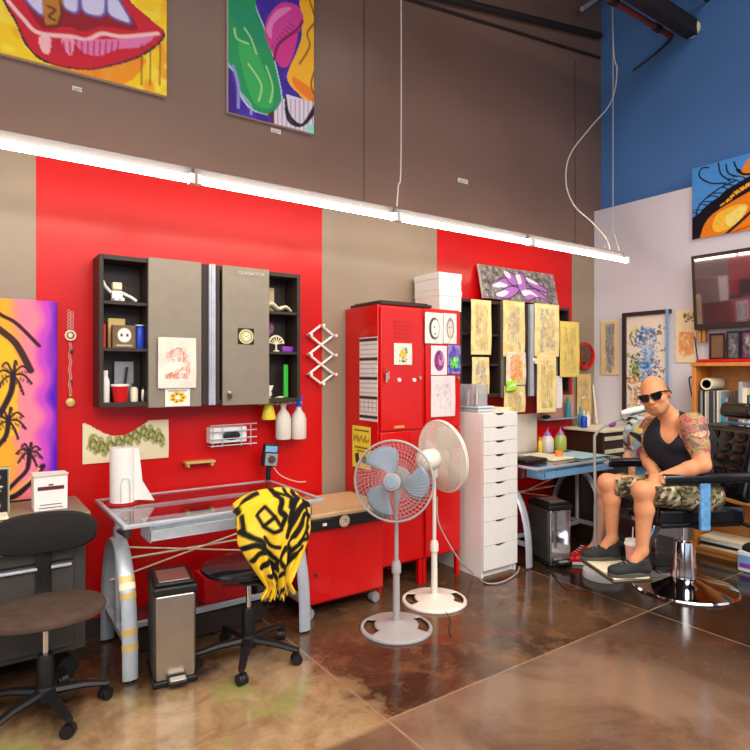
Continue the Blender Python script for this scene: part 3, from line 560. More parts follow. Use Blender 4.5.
# ---------------------------------------------------------------- spray bottles hanging under the cabinet
MB().tube([(1.56, 3.505, 1.245), (1.86, 3.505, 1.245)], .006, 8).box((1.58, 3.50, 1.24), (1.6, 3.548, 1.262)).box((1.76, 3.50, 1.24), (1.779, 3.548, 1.262)).build('hanging_rail', 'white', label='thin rail under the cabinet carrying the spray bottles', cat='rail')
def spray(name, x, y, z, body, head, label, s=1.0, cone=False):
    t = empty(name, (x, y, z), 0, label, 'spray bottle', 'spray bottles hanging under the wall cabinet'); K = dict(parent=t, world=False)
    if cone: MB().lathe([(0, 0), (.042, .0), (.046, .01), (.03, .08), (.014, .13), (.013, .15), (0, .15)], n=20).build('body', body, **K); h = .15
    else: MB().lathe([(0, 0), (.046, 0), (.05, .012), (.05, .13), (.04, .16), (.018, .19), (.016, .21), (0, .21)], n=20).build('body', body, **K); h = .21
    MB().lathe([(0, h), (.02, h), (.02, h+.02), (.012, h+.025), (0, h+.026)], n=16).build('collar', head, **K)
    MB().hexa([(-.012, -.012, h+.026), (.012, -.012, h+.026), (.012, .012, h+.026), (-.012, .012, h+.026)], [(-.045, -.01, h+.065), (.028, -.01, h+.065), (.03, .01, h+.06), (-.045, .01, h+.065)]).tube([(-.045, 0, h+.056), (-.062, 0, h+.052)], .005, 8).build('nozzle', head, **K)
    MB().tube([(-.028, 0, h+.045), (-.036, 0, h+.025), (-.044, 0, h+.008)], .004, 6).build('trigger', head, **K)
    return t
spray('spray_bottle', 1.603, 3.46, 1.150, 'yellow', 'white', 'yellow cone shaped spray bottle hanging under the cabinet', cone=True)
spray('spray_bottle', 1.705, 3.46, 1.020, 'frosted', 'cream', 'clear spray bottle with cream head, middle of the three under the cabinet')
spray('spray_bottle', 1.815, 3.46, 1.015, 'frosted', 'blue', 'clear spray bottle with blue and white head, rightmost under the cabinet')
# ---------------------------------------------------------------- things on the red wall
t = empty('glove_box_holder', (1.37, 3.50, 1.0), 0, 'white wire glove holder with a dark slot on the red wall', 'holder'); K = dict(parent=t, world=False)
MB().box((-.14, -.03, .02), (.09, .045, .115)).build('glove_box', 'white', bevel=.004, **K); MB().ball((-.01, -.032, .064), .058, 10, (1, .12, .5)).build('opening', 'dark_glass', **K)
wr = MB()
for z in (.005, .045, .09, .128): wr.tube([(-.145, -.045, z), (.15, -.045, z+.003)], .0035, 6)
for x in (-.13, -.07, .05, .11): wr.tube([(x, .045, .0), (x, -.045, .0), (x, -.045, .13)], .003, 6)
wr.build('wire_rack', 'silver_paint', **K)
MB().box((1.09, 3.49, .905), (1.27, 3.549, .92)).box((1.10, 3.495, .885), (1.115, 3.549, .905)).box((1.245, 3.495, .885), (1.26, 3.549, .905)).build('small_ledge', 'gold', label='tiny gold coloured ledge on the red wall above the glass table', cat='shelf', bevel=.002)
t = empty('necklace', (.488, 3.54, 1.26), 0, 'beaded chain with an ornate pendant hanging on the red wall', 'necklace'); K = dict(parent=t)
ch = MB()
for i in range(14): ch.ring((.488+.008*(1 if i % 2 else -1), 3.535, 1.775-i*.009), (0, 1, 0), .007, .002, 12, 5)
for i in range(22): ch.ring((.486+.003*math.sin(i), 3.535, 1.60-i*.0125), (0, 1, 0), .006, .002, 10, 5)
ch.build('chain', 'pink', **K)
MB().ring((.488, 3.533, 1.645), (0, 1, 0), .024, .005, 20, 6).lathe([(.0, 0), (.014, 0), (.01, .008), (0, .01)], (.488, 3.537, 1.645), (0, -1, 0), 10).build('clasp', 'cream', **K)
MB().lathe([(0, 0), (.026, 0), (.022, .01), (.01, .014), (0, .014)], (.488, 3.54, 1.287), (0, -1, 0), 8).ball((.488, 3.532, 1.325), .008).build('pendant', 'gold', **K)
for z, s in ((1.56, .010), (1.40, .008)): MB().ball((.493, 3.533, z), s, 8).build('bead', 'dark_grey', **K)
# multimeter on wall stand
q = atY(270, 455, 3.44)
t = empty('digital_meter', (q.x, 3.44, q.z-.07), 0, 'grey handheld digital meter with a dial standing behind the glass table', 'meter'); K = dict(parent=t, world=False)
R8 = Matrix.Rotation(math.radians(8), 3, 'Y')
MB().box((-.05, -.02, 0), (.05, .02, .14), R8).build('case', 'black_plastic', bevel=.008, **K); MB().box((-.04, -.026, .09), (.04, -.019, .128), R8).build('screen', 'blue_tape', bevel=.002, **K)
MB().box((-.042, -.024, .005), (.04, -.019, .082), R8).build('face', 'grey_plastic', bevel=.002, **K); MB().lathe([(0, 0), (.024, 0), (.022, .012), (0, .014)], (0, -.024, .045), (0, -1, 0), 20).build('dial', 'dark_grey', **K)
MB().tube([(.0, .01, -.0), (-.005, .02, -.05), (.0, .02, -.088)], .016, 10).build('stand', 'black_plastic', **K)
MB().tube(smooth([(.02, 0, 0), (.05, -.02, -.05), (.09, -.06, -.08), (.15, -.10, -.10), (.2, -.1, -.103)]), .004, 6).build('lead', 'pink', **K)
# folding coat rack (expanding lattice)
t = empty('folding_rack', (2.02, 3.53, 1.37), 0, 'white folding lattice peg rack hanging beside the red locker', 'rack'); zt = [1.775, 1.70, 1.565, 1.43, 1.36]
S = MB(); xl, xm, xr = 1.925, 2.02, 2.118; cz = [1.70, 1.567, 1.437]
S2 = []
def bar(a, b, y, n='slat'): MB().tube([(a[0], y, a[1]), (b[0], y, b[1])], .0085, 8).build(n, 'white_gloss', t)
zz = [1.767, 1.70, 1.634, 1.567, 1.50, 1.434, 1.37]
for k in (0, 2, 4):
    bar((xm, zz[k]), (xl, zz[k+1]), 3.53); bar((xl, zz[k+1]), (xm, zz[k+2]), 3.522); bar((xm, zz[k]), (xr, zz[k+1]), 3.522); bar((xr, zz[k+1]), (xm, zz[k+2]), 3.53)
pg = [(xl, zz[1]), (xl, zz[3]), (xl, zz[5]), (xr, zz[1]), (xr, zz[3]), (xr, zz[5]), (xm, zz[0]), (xm, zz[6])]
for x, z in pg: MB().tube([(x, 3.545, z), (x, 3.49, z), (x, 3.485, z)], [.008, .008, .011], 10).build('peg', 'white', t)
# ================================================================ RED LOCKERS
def locker(x0, x1, label):
    t = empty('metal_locker', ((x0+x1)/2, 3.13, 0), 0, label, 'locker'); y0, y1 = 3.127, 3.54; K = dict(parent=t)
    b = MB().box((x0, y0+.02, .17), (x1, y1, 1.89)); b.build('body', 'red_metal', bevel=.004, **K)
    for x in (x0, x1-.03):
        for y in (y0+.02, y1-.03): MB().box((x, y, 0), (x+.03, y+.03, .17)).build('leg', 'red_metal', **K)
    zs = ((.185, 1.055), (1.065, 1.872))
    for za, zb in zs:
        d = MB().box((x0+.012, y0, za), (x1-.012, y0+.018, zb)).build('door', 'red_metal', bevel=.004, **K)
    for za in (1.68,):
        lv = MB()
        for i in range(5): lv.box(((x0+x1)/2-.07, y0-.006, za+i*.026), ((x0+x1)/2+.07, y0+.0, za+.006+i*.026))
        lv.build('louvres', 'red_metal', **K)
    MB().cyl((x1-.04, y0, 1.41), (x1-.04, y0-.014, 1.41), .012).build('latch', 'steel', **K); MB().box((x0+.12, y0-.004, 1.08), (x0+.2, y0, 1.095)).build('number_plate', 'gold', **K)
    return t
locker(2.225, 2.597, 'tall red metal locker with a black tray on top and a calendar on its side'); locker(2.603, 2.945, 'tall red metal locker on the right with art prints on its door')
for x, z, in ((2.30, 1.47), (2.44, 1.44)): pass
for u, v, lab in ((400, 380, 'small round white magnet on the left of the locker door'), (415, 380, 'small round white magnet at the right of the locker door')):
    q = atY(u, v, 3.115); MB().lathe([(0, 0), (.014, 0), (.012, .01), (0, .01)], (q.x, 3.126, q.z), (0, -1, 0), 14).build('magnet', 'white', label=lab, cat='magnet')
q = atY(388, 373, 3.11); t = empty('hanging_keys', (q.x, 3.11, q.z), 0, 'bunch of keys hanging from a hook on the red locker door', 'keys')
MB().tube([(q.x-.02, 3.126, q.z+.03), (q.x-.02, 3.105, q.z+.03), (q.x-.01, 3.105, q.z+.01)], .004, 6).build('hook', 'steel', t); MB().box((q.x-.018, 3.108, q.z-.06), (q.x-.002, 3.114, q.z)).box((q.x+.002, 3.112, q.z-.04), (q.x+.014, 3.118, q.z+.01)).build('key', 'steel', t)
MB().box((2.24, 3.14, 1.892), (2.68, 3.50, 1.912), None).box((2.26, 3.16, 1.912), (2.66, 3.48, 1.922)).build('flat_tray', 'cab_black', label='flat black tray lying on top of the left red locker', cat='tray', bevel=.004)
def carton(x0, x1, y0, y1, z0, z1, label, m='white'):
    t = empty('storage_box', ((x0+x1)/2, (y0+y1)/2, z0), 0, label, 'box', 'white storage boxes on the locker'); MB().box((x0, y0, z0), (x1, y1, z1-.045)).build('box', m, t, bevel=.002)
    MB().box((x0-.004, y0-.004, z1-.045), (x1+.004, y1+.004, z1)).build('lid', m, t, bevel=.003)
    return t
carton(2.82, 3.03, 3.22, 3.50, 1.892, 2.045, 'white storage box on the red lockers, bottom of its stack'); carton(2.815, 3.03, 3.22, 3.50, 2.046, 2.168, 'white storage box on the red lockers, top of its stack')
def face_ink(c): c.ell(.5, .5, .3, .36, (40, 40, 40), .8); c.ell(.55, .5, .24, .3, (232, 226, 220)); c.line([(.4, .2), (.3, .45), (.36, .8)], 2, (50, 50, 50), .9, 4); c.ell(.5, .45, .05, .03, (40, 40, 40)); c.line([(.48, .68), (.6, .66)], 1.2, (60, 50, 50))
sheet('ink_portrait', 'ink portrait of a dark haired face, upper left on the right locker door', 425, 312, 443, 344, 3.12, face_ink, bg=(238, 228, 218), cat='drawing', res=.004, curl=.002)
def face2(c): c.ell(.5, .48, .3, .36, (120, 110, 140), .8); c.ell(.5, .5, .22, .28, (220, 205, 190)); c.line([(.5, .7), (.45, .95)], 2, (230, 200, 90)); c.ell(.42, .45, .05, .03, (60, 50, 90)); c.ell(.58, .45, .05, .03, (60, 50, 90))
sheet('colour_portrait', 'blue and gold portrait drawing, upper right on the right locker door', 443.5, 313, 456.5, 344, 3.12, face2, bg=(238, 228, 218), cat='drawing', res=.004, curl=.002)
def face3(c): c.ell(.5, .5, .32, .36, (150, 60, 130)); c.ell(.6, .45, .2, .24, (210, 150, 190)); c.scrib(.25, .2, .7, .8, 12, (90, 30, 80), .8, 1, 3)
sheet('magenta_portrait', 'magenta face drawing in the middle of the right locker door', 431, 345.5, 447, 375, 3.12, face3, bg=(238, 222, 226), cat='drawing', res=.004, curl=.001)
def face4(c): c.noise(6, (60, 80, 190), .9, .5, 5, 2); c.ell(.5, .55, .35, .3, (110, 220, 90)); c.ell(.5, .3, .25, .18, (140, 90, 190)); c.scrib(.1, .1, .9, .9, 14, (30, 40, 120), .8, 1, 7); c.ell(.5, .5, .12, .12, (170, 240, 120))
sheet('green_portrait', 'bright green and violet creature print beside the magenta drawing', 448, 345, 460.5, 374, 3.12, face4, bg=(150, 130, 200), cat='print', res=.004, curl=.001)
sheet('pencil_sheet', 'white sheet with a faint pencil sketch low on the right locker door', 431, 376, 455, 416, 3.12, lambda c: c.scrib(.2, .2, .8, .8, 16, (170, 150, 150), .5, 1, 21), bg=(232, 216, 214), res=.004, curl=.003)
def em(c): c.scrib(.3, .2, .75, .85, 14, (60, 70, 60), .8, 1.3, 5); c.ell(.5, .5, .2, .22, (226, 190, 70), .8)
sheet('gold_emblem_print', 'small square print with a gold figure on the left locker door', 394, 343, 412, 365, 3.12, em, bg=(240, 226, 206), res=.003, cat='print', curl=.001)
# on the locker's side (x = 2.225 plane)
def cal(c):
    for i in range(17):
        y = .03+i*.057; c.line([(.04, y), (.96, y)], 1 if i % 4 else 4, (40, 30, 34) if i % 4 == 0 else (150, 140, 140), .9)
    for i in range(5): c.line([(.05+.22*i, .72), (.05+.22*i, .86)], 1, (120, 110, 110), .7)
sheet('wall_calendar', 'long white planner sheet with dark bars on the side of the red locker', 0, 0, 0, 0, 2.221, cal, plane='x', bg=(232, 224, 220), cat='calendar', box=(3.355, 3.144, 1.125, 1.68), res=.005, curl=.001)
def yp(c): 
    c.line([(.12, .1), (.88, .1)], 1.5, (60, 50, 20)); c.line([(.1, .22), (.1, .36), (.2, .24), (.3, .36), (.3, .22), (.4, .36), (.5, .22), (.6, .36), (.72, .22), (.72, .36), (.9, .3)], 2.4, (150, 130, 30), .9); c.line([(.15, .5), (.85, .5)], 1.6, (50, 40, 20)); c.line([(.25, .58), (.75, .58)], 1.2, (60, 50, 20)); c.poly([(.15, .66), (.35, .62), (.4, .85), (.2, .88)], (60, 50, 26)); c.poly([(.55, .66), (.8, .7), (.75, .86), (.55, .84)], (80, 70, 36))
sheet('yellow_flyer', 'yellow flyer with black print low on the side of the red locker', 0, 0, 0, 0, 2.221, yp, plane='x', bg=(240, 216, 70), cat='flyer', box=(3.445, 3.225, .80, 1.084), res=.005, curl=.001)
# ================================================================ LOW RED CABINET + CASE
t = empty('low_red_cabinet', (1.9, 3.2, 0), 0, 'low red metal cabinet on casters between the glass table and the locker', 'cabinet'); K = dict(parent=t)
ry0 = 3.03
MB().box((1.635, ry0+.02, .085), (2.195, 3.50, .535)).build('body', 'red_metal', bevel=.005, **K)
MB().box((1.645, ry0, .10), (2.185, ry0+.019, .525)).build('door', 'red_metal', bevel=.005, **K)
lv = MB()
for i in range(5): lv.box((1.84, ry0-.005, .36+i*.022), (1.98, ry0, .366+i*.022))
lv.build('louvres', 'red_metal', **K); MB().cyl((1.70, ry0, .27), (1.70, ry0-.02, .27), .008).build('knob', 'dark_grey', **K)
def caster(parent, x, y, r=.03, name='caster', z=0, world=True, rot=0, m='black_plastic'):
    c, s = math.cos(rot), math.sin(rot); g = MB().cyl((x-s*.008-.0, y+c*.008, z+r), (x+s*.008, y-c*.008, z+r), r, n=18)
    for k in (-1, 1): g.cyl((x+k*s*.011-.002, y-k*c*.011, z+r), (x+k*s*.022, y-k*c*.022, z+r), r*.96, n=18)
    g.tube([(x, y, z+r), (x+c*.012, y+s*.012, z+2*r+.004)], .008, 8)
    return g.build(name, m, parent, world=world)
for x in (1.68, 2.15):
    for y in (ry0+.05, 3.44): caster(t, x, y, .032, m='grey_plastic')
t = empty('equipment_case', (1.95, 3.2, .537), 0, 'black case with a tan lid and a round white emblem on the low red cabinet', 'case'); K = dict(parent=t)
MB().box((1.64, 2.985, .537), (2.20, 3.44, .60)).build('case_body', 'black_plastic', bevel=.006, **K); MB().box((1.635, 2.98, .601), (2.205, 3.45, .632)).build('lid', 'tan_vinyl', bevel=.01, **K)
sheet('emblem', None, 0, 0, 0, 0, 2.982, lambda c: (c.ell(.5, .5, .48, .48, (214, 196, 160)), c.ell(.5, .5, .38, .38, (120, 100, 80)), c.ell(.5, .5, .33, .33, (220, 205, 175)), c.scrib(.3, .3, .7, .7, 8, (80, 60, 50), .8, 1, 3)), box=(1.83, 1.905, .534, .606), bg=(22, 21, 22), parent=t, curl=0, res=.0025, cat=None, edge='black_plastic')
MB().box((1.72, 2.978, .56), (1.745, 2.984, .575)).build('latch', 'white', **K)
# ================================================================ DRAWER TOWER
t = empty('drawer_unit', (3.18, 3.2, 0), 0, 'tall narrow white drawer unit with nine drawers right of the red lockers', 'drawer unit'); K = dict(parent=t)
dx0, dx1, dy0, dy1, dH = 3.0, 3.35, 2.965, 3.44, 1.16
MB().box((dx0, dy0+.018, 0), (dx0+.018, dy1, dH)).box((dx1-.018, dy0+.018, 0), (dx1, dy1, dH)).box((dx0+.018, dy0+.018, dH-.018), (dx1-.018, dy1, dH)).box((dx0+.018, dy1-.01, .02), (dx1-.018, dy1, dH-.018)).box((dx0+.018, dy0+.04, .0), (dx1-.018, dy0+.055, .04)).build('carcass', 'white', bevel=.001, **K)
hs = [.098]*6+[.172]*3; z = dH-.004
for h in hs:
    za, zb = z-h+.003, z; z -= h; xm = (dx0+dx1)/2
    # front with a scooped finger notch
    pts = [(dx0+.002, za), (dx1-.002, za), (dx1-.002, zb)]+[(xm+.055-.11*i/8, zb-.016*math.sin(math.pi*i/8)**.5) for i in range(9)]+[(dx0+.002, zb)]
    MB().prism([(x, dy0, q) for x, q in pts], (0, 0, 0), (0, .016, 0)).build('drawer', 'white', **K)
    MB().box((xm-.052, dy0+.0165, zb-.016), (xm+.052, dy0+.0175, zb)).build('notch_shadow_gap', 'black_plastic', **K)
t = empty('clear_bin', (3.09, 3.2, dH), 0, 'clear plastic bin full of small items on the drawer unit', 'bin'); K = dict(parent=t)
b = MB(); x0, x1, y0, y1 = 3.015, 3.14, 3.06, 3.30
for q in (((x0, y0, dH+.05), (x1, y0+.003, dH+.2)), ((x0, y1-.003, dH+.05), (x1, y1, dH+.2)), ((x0, y0, dH+.05), (x0+.003, y1, dH+.2)), ((x1-.003, y0, dH+.05), (x1, y1, dH+.2)), ((x0, y0, dH+.045), (x1, y1, dH+.05))): b.box(*q)
b.build('bin', 'clear_plastic', **K)
for i in range(5): MB().lathe([(0, 0), (.012, 0), (.012, .1), (0, .105)], (3.035+.02*i, 3.15+.03*(i % 2), dH+.052), n=12).build('marker', ['white', 'grey_plastic', 'pink', 'blue_tape', 'cream'][i], **K)
for i, (m, dx) in enumerate((('silver_paint', 0), ('white', .01), ('blue_tape', -.004), ('white', .006))):
    MB().box((3.012+dx*.5, 3.03, dH+.001+i*.011), (3.17+dx, 3.33, dH+.0105+i*.011)).build('magazine', m, label=['grey magazine at the bottom of the pile under the clear bin', 'white magazine second from the bottom under the clear bin', 'pale blue magazine second from the top under the clear bin', 'white magazine topmost of the pile under the clear bin'][i], cat='magazine', group='magazines under the clear bin', bevel=.001)
for i in range(3):
    R = Matrix.Rotation(.1*i-.1, 3, 'Z'); MB().box((3.19, 3.03, dH+.001+i*.009), (3.335, 3.26, dH+.009+i*.009), R).build('paper_pad', 'cream', label=['cream paper pad on the drawer unit, lowest of three', 'cream paper pad on the drawer unit, middle of three', 'cream paper pad on the drawer unit, topmost of three'][i], cat='paper', group='cream pads on the drawer unit', bevel=.001)
t = empty('glue_bottle', (3.23, 3.35, dH), 0, 'white squeeze bottle with blue band on the drawer unit', 'bottle'); MB().lathe([(0, 0), (.022, 0), (.022, .09), (.012, .12), (0, .12)], n=16).build('body', 'white', t, world=False); MB().lathe([(0, .12), (.013, .12), (.006, .17), (0, .17)], n=12).build('nozzle', 'orange', t, world=False); MB().lathe([(.0225, .07), (.0235, .07), (.0235, .085), (.0225, .085)], n=16).build('band', 'blue', t, world=False)
# ================================================================ RIGHT WALL CABINET + PAPERS
cabR = wall_cabinet((3.16, 3.55, 1.25), 1.335, .77, 'black wall cabinet on the right covered with yellowed tattoo drawings', (.50, .26), ((.44, .70), (.86, 1.15)), (.765, .815, (.44, 1.16), ((.022, .43), (1.165, 1.313))))
tan = (246, 222, 158)
def ts(name, label, u0, v0, u1, v1, seed, y=3.33, col=(165, 145, 105), bg=tan, n=22, a=.42, **kw):
    sheet(name, label, u0, v0, u1, v1, y, lambda c: (c.scrib(.22, .1, .78, .9, n*2, col, a, 1, seed), c.noise(9, (226, 190, 110), .5, .55, 4, seed)), bg=bg, group='tattoo drawings taped up at the right', **kw)
ts('tattoo_drawing', 'long tan tracing on the left end of the right cabinet, upper of two', 471, 299, 491, 355, 11)
ts('tattoo_drawing', 'tan tracing with a blue design below the leftmost drawing on the right cabinet', 472, 357, 489, 394, 12, col=(120, 120, 150))
ts('tattoo_drawing', 'tan drawing of a hooded figure on the middle door of the right cabinet', 503, 300, 524.5, 357, 13, col=(140, 130, 130))
ts('orange_drawing', 'small white sheet with an orange face drawing on the middle door', 506, 352, 525.5, 385, 14, y=3.322, col=(230, 140, 60), bg=(242, 222, 200), n=26, a=.7)
ts('tattoo_drawing', 'tan drawing hanging below the orange face drawing', 504, 386, 525, 412, 15, y=3.336)
ts('tattoo_drawing', 'large tan tracing with grey ornaments right of the silver rail', 534.5, 303, 559, 357, 16, col=(130, 130, 150), n=26)
ts('tattoo_drawing', 'tan tracing below the large grey ornament tracing', 537, 355, 556, 412, 17, y=3.325, col=(170, 140, 80))
ts('tattoo_drawing', 'bright tan drawing at the right end of the right cabinet', 560, 321, 579, 377, 18, y=3.32, bg=(236, 206, 110))
ts('tattoo_drawing', 'tan drawing hanging on the wall beyond the right cabinet', 577, 374, 591, 420, 19, y=3.53, bg=(226, 190, 130))
sheet('green_note', 'bright green sticky note on the middle door of the right cabinet', 506.5, 381, 516, 391, 3.31, None, bg=(170, 236, 50), cat='note', curl=.008, res=.005)
sheet('white_slip', 'narrow white slip hanging at the right cabinet edge', 556, 376, 562, 408, 3.335, None, bg=(236, 226, 222), cat='paper', res=.005)
q = atY(536, 361, 3.31); MB().lathe([(0, 0), (.028, 0), (.024, .02), (0, .02)], (q.x, 3.325, q.z), (0, -1, 0), 20).build('round_hook', 'cream', label='round cream knob on the right cabinet beside the silver rail', cat='knob')
t = empty('bottle_rack', (4.5, 3.5, 1.02), 0, 'salmon panel with a small ledge on the red wall under the right cabinet', 'rack')
MB().box((4.25, 3.535, 1.03), (4.78, 3.547, 1.235)).build('panel', 'pink_wall', t, bevel=.002); MB().box((4.25, 3.43, 1.02), (4.78, 3.535, 1.03)).build('ledge', 'silver_paint', t, bevel=.002)
MB().ball((4.34, 3.50, 1.047), .045, 10, (1.1, .6, .36)).build('black_sunglasses_case', 'black_plastic', label='rounded black case on the ledge under the right cabinet', cat='case')
jar('green_bottle', 4.62, 3.48, 1.031, .026, .15, 'teal', 'teal bottle with a green cap on the ledge under the right cabinet', 'bottle', 'green', .035, .014)
sheet('blank_board', 'blank cream board leaning on the red wall behind the right glass table', 516, 414.5, 537, 451, 3.52, None, bg=(240, 226, 208), cat='board', th=.006, curl=0, res=.01)
t = empty('red_hoop', (4.93, 3.52, 1.5), 0, 'red hoop with brown netting hanging near the corner', 'wall hanging'); q = atY(585.5, 356, 3.52)
MB().ring((q.x, 3.52, q.z), (0, 1, 0), .115, .02, 32, 8).build('hoop', 'red_plastic', t); MB().lathe([(0, 0), (.11, 0), (.09, .03), (0, .045)], (q.x-.03, 3.53, q.z+.02), (0, -1, 0), 20).build('netting', 'brown_mesh', t)
a, b = atY(593, 385, 3.535), Vector((5.02, 3.45, .952)); MB().tube([a, b], .009, 8).build('white_rod', 'cream', label='thin pale rod leaning in the corner by the netting hoop', cat='rod')
# ================================================================ GLASS TABLES
def glass_table(x0, label, group):
    dx = x0-.60; t = empty('glass_table', (x0+.515, 3.17, 0), 0, label, 'table', group); K = dict(parent=t)
    X = lambda v: v+dx
    ya, yb2, z = 2.81, 3.50, .76; xa, xb = X(.60), X(1.63)
    MB().box((xa+.02, ya+.02, z-.008), (xb-.02, yb2-.02, z)).build('glass_top', 'glass', **K)
    f = MB().box((xa, ya, z-.016), (xb, ya+.022, z+.002)).box((xa, yb2-.022, z-.016), (xb, yb2, z+.002)).box((xa, ya+.022, z-.016), (xa+.022, yb2-.022, z+.002)).box((xb-.022, ya+.022, z-.016), (xb, yb2-.022, z+.002))
    f.box((xa+.022, 3.22, z-.03), (xb-.022, 3.245, z-.009)); f.build('top_frame', 'silver_paint', bevel=.003, **K)
    MB().box((xa+.12, ya+.03, .665), (xb-.06, ya+.20, .672)).box((xa+.12, ya+.03, .672), (xb-.06, ya+.038, .715)).box((xa+.12, ya+.192, .672), (xb-.06, ya+.2, .735)).box((xa+.12, ya+.03, .66), (xa+.128, ya+.2, .735)).box((xb-.068, ya+.03, .66), (xb-.06, ya+.2, .735)).build('pencil_drawer', 'blue_tape' if x0 > 2 else 'silver_paint', bevel=.002, **K)
    for lx in (X(.655), X(1.575)):
        pts = [(lx, 3.19-.262*math.cos(math.pi*i/20), .012+.60*math.sin(math.pi*i/20)**.8) for i in range(21)]
        lg_ = MB().tube(pts, .020, 12, flat=(.6, 1.75)).build('leg', 'silver_paint', **K)
        if lx < .7:
            for k0, m_ in ((1.0, 'gold'), (1.7, 'gold'), (3.6, 'gold'), (4.2, 'cream'), (4.7, 'gold')): k_ = int(k0); p_ = Vector(pts[k_])*(1-k0+k_)+Vector(pts[k_+1])*(k0-k_); q_ = p_+(Vector(pts[k_+1])-Vector(pts[k_])).normalized()*.03; MB().tube([p_, q_], .0215, 12, flat=(.64, 1.72) if (q_-p_).normalized().z > .95 else (1.72, .64)).build('taped_band', m_, **K)
        MB().box((lx-.018, 2.955, .16), (lx+.018, 3.425, .19)).build('foot_rail', 'silver_paint', bevel=.003, **K)
        MB().tube([(lx, 3.19, .185), (lx, 3.19, .735)], .016, 12).lathe([(0, 0), (.022, 0), (.022, .05), (0, .05)], (lx, 3.19, .62), n=16).build('post', 'silver_paint', **K)
        MB().lathe([(0, 0), (.017, 0), (.017, .06), (0, .06)], (lx, 2.99, .665), n=14).tube([(lx, 2.99, .67), (lx, 3.19, .655)], .012, 8).tube([(lx, 2.99, .72), (lx, 2.99, .745)], .017, 12).build('bracket', 'dark_grey', **K)
        for fy in (2.93, 3.45): MB().lathe([(0, 0), (.02, 0), (.018, .012), (0, .012)], (lx, fy, 0), n=14).build('foot', 'black_plastic', **K)
    MB().tube([(X(.66), 3.40, .52), (X(1.57), 3.40, .34)], .0045, 6).tube([(X(.66), 3.40, .34), (X(1.57), 3.40, .52)], .0045, 6).build('cross_brace', 'cream', **K)
    MB().tube([(X(.66), 3.405, .44), (X(1.57), 3.405, .44)], .006, 6).build('rear_rod', 'cream', **K)
    MB().box((X(.685), 3.165, .162), (X(1.545), 3.38, .178)).build('lower_shelf', 'maroon', bevel=.003, **K)
    MB().box((X(.685), 3.147, .155), (X(1.545), 3.165, .186)).build('shelf_rail', 'silver_paint', bevel=.003, **K)
    return t
T1 = glass_table(.60, 'glass topped drafting table on arched silver legs, paper towel roll on it', 'glass drafting tables')
T2 = glass_table(3.38, 'glass topped drafting table in the back corner covered with papers and bottles', 'glass drafting tables')
# wrapped poster tube / sticker sleeve on the front leg
t = None; ''', (.672, 2.895, 0), 0, 'white and blue poster tube with brown taped bands leaning at the front leg of the left table', 'tube')
MB().tube([(.655, 2.885, .50), (.675, 2.885, .003)], .022, 14).build('tube', 'blue_tape', t)
MB().tube([(.653, 2.885, .55), (.6585, 2.885, .42)], .0235, 14).build('white_wrap', 'white', t)
for za, zb in ((.47, .44), (.41, .37), (.27, .235), (.19, .165)): 
    xx = lambda z: .655+.02*(.5-z)/.5; MB().tube([(xx(za), 2.885, za), (xx(zb), 2.885, zb)], .0245, 14).build('taped_band', 'gold', t)
'''
# table 1 things
t = empty('paper_towel_roll', (.70, 3.30, .762), 0, 'white paper towel roll standing on the left glass table', 'paper towels'); K = dict(parent=t, world=False)
MB().lathe([(0, 0), (.075, 0), (.075, .006), (.01, .01), (0, .01)], n=28).build('base', 'red_plastic', **K); MB().lathe([(.02, .012), (.062, .012), (.062, .295), (.02, .295)], n=32).build('roll', 'white', **K)
MB().tube([(0, 0, .01), (0, 0, .31)], .006, 8).build('rod', 'steel', **K)
pl = []; a = [(.062*math.cos(math.radians(-60+i*8)), .062*math.sin(math.radians(-60+i*8))) for i in range(6)]; 
MB().add([(.045, -.045, .29), (.07, -.05, .29), (.075, -.05, .02), (.045, -.045, .02), (.14, -.085, .015), (.085, -.06, .12)], [(0, 1, 2, 3), (1, 5, 4, 2)]).build('loose_sheet', 'white', **K)
MB().tube([(-.022, -.064, .02), (-.022, -.064, .12), (-.012, -.065, .14), (.012, -.065, .14), (.022, -.064, .12), (.022, -.064, .02)], .0018, 6).build('wire_loop', 'silver_paint', **K)
MB().box((.86, 2.90, .674), (1.45, 2.94, .694)).build('white_ruler', 'white', label='long white straightedge lying in the tray under the left glass table', cat='ruler', bevel=.002)
MB().box((.95, 3.30, .763), (1.5, 3.33, .769)).build('red_strip', 'maroon', label='long dark strip lying at the back of the left glass table', cat='strip', bevel=.001) if False else None
MB().box((1.09, 3.175, .1785), (1.33, 3.34, .33)).box((1.16, 3.23, .33), (1.26, 3.27, .345)).build('red_toolbox', 'red_plastic', label='red box on the lower shelf under the left glass table', cat='box', bevel=.008)
MB().box((.92, 3.17, .1785), (1.05, 3.29, .186)).build('tan_cloth', 'cardboard', label='flat tan cloth on the lower shelf behind the steel bin', cat='cloth', bevel=.003)
MB().box((.75, 3.2, .003), (1.45, 3.45, .13)).build('black_storage_tub', 'cab_black', label='long black tub on the floor under the left glass table', cat='box', bevel=.01)
MB().box((1.40, 3.18, .1785), (1.52, 3.28, .27)).build('grey_can_box', 'dark_grey', label='dark grey box at the right end of the lower shelf', cat='box', bevel=.006)
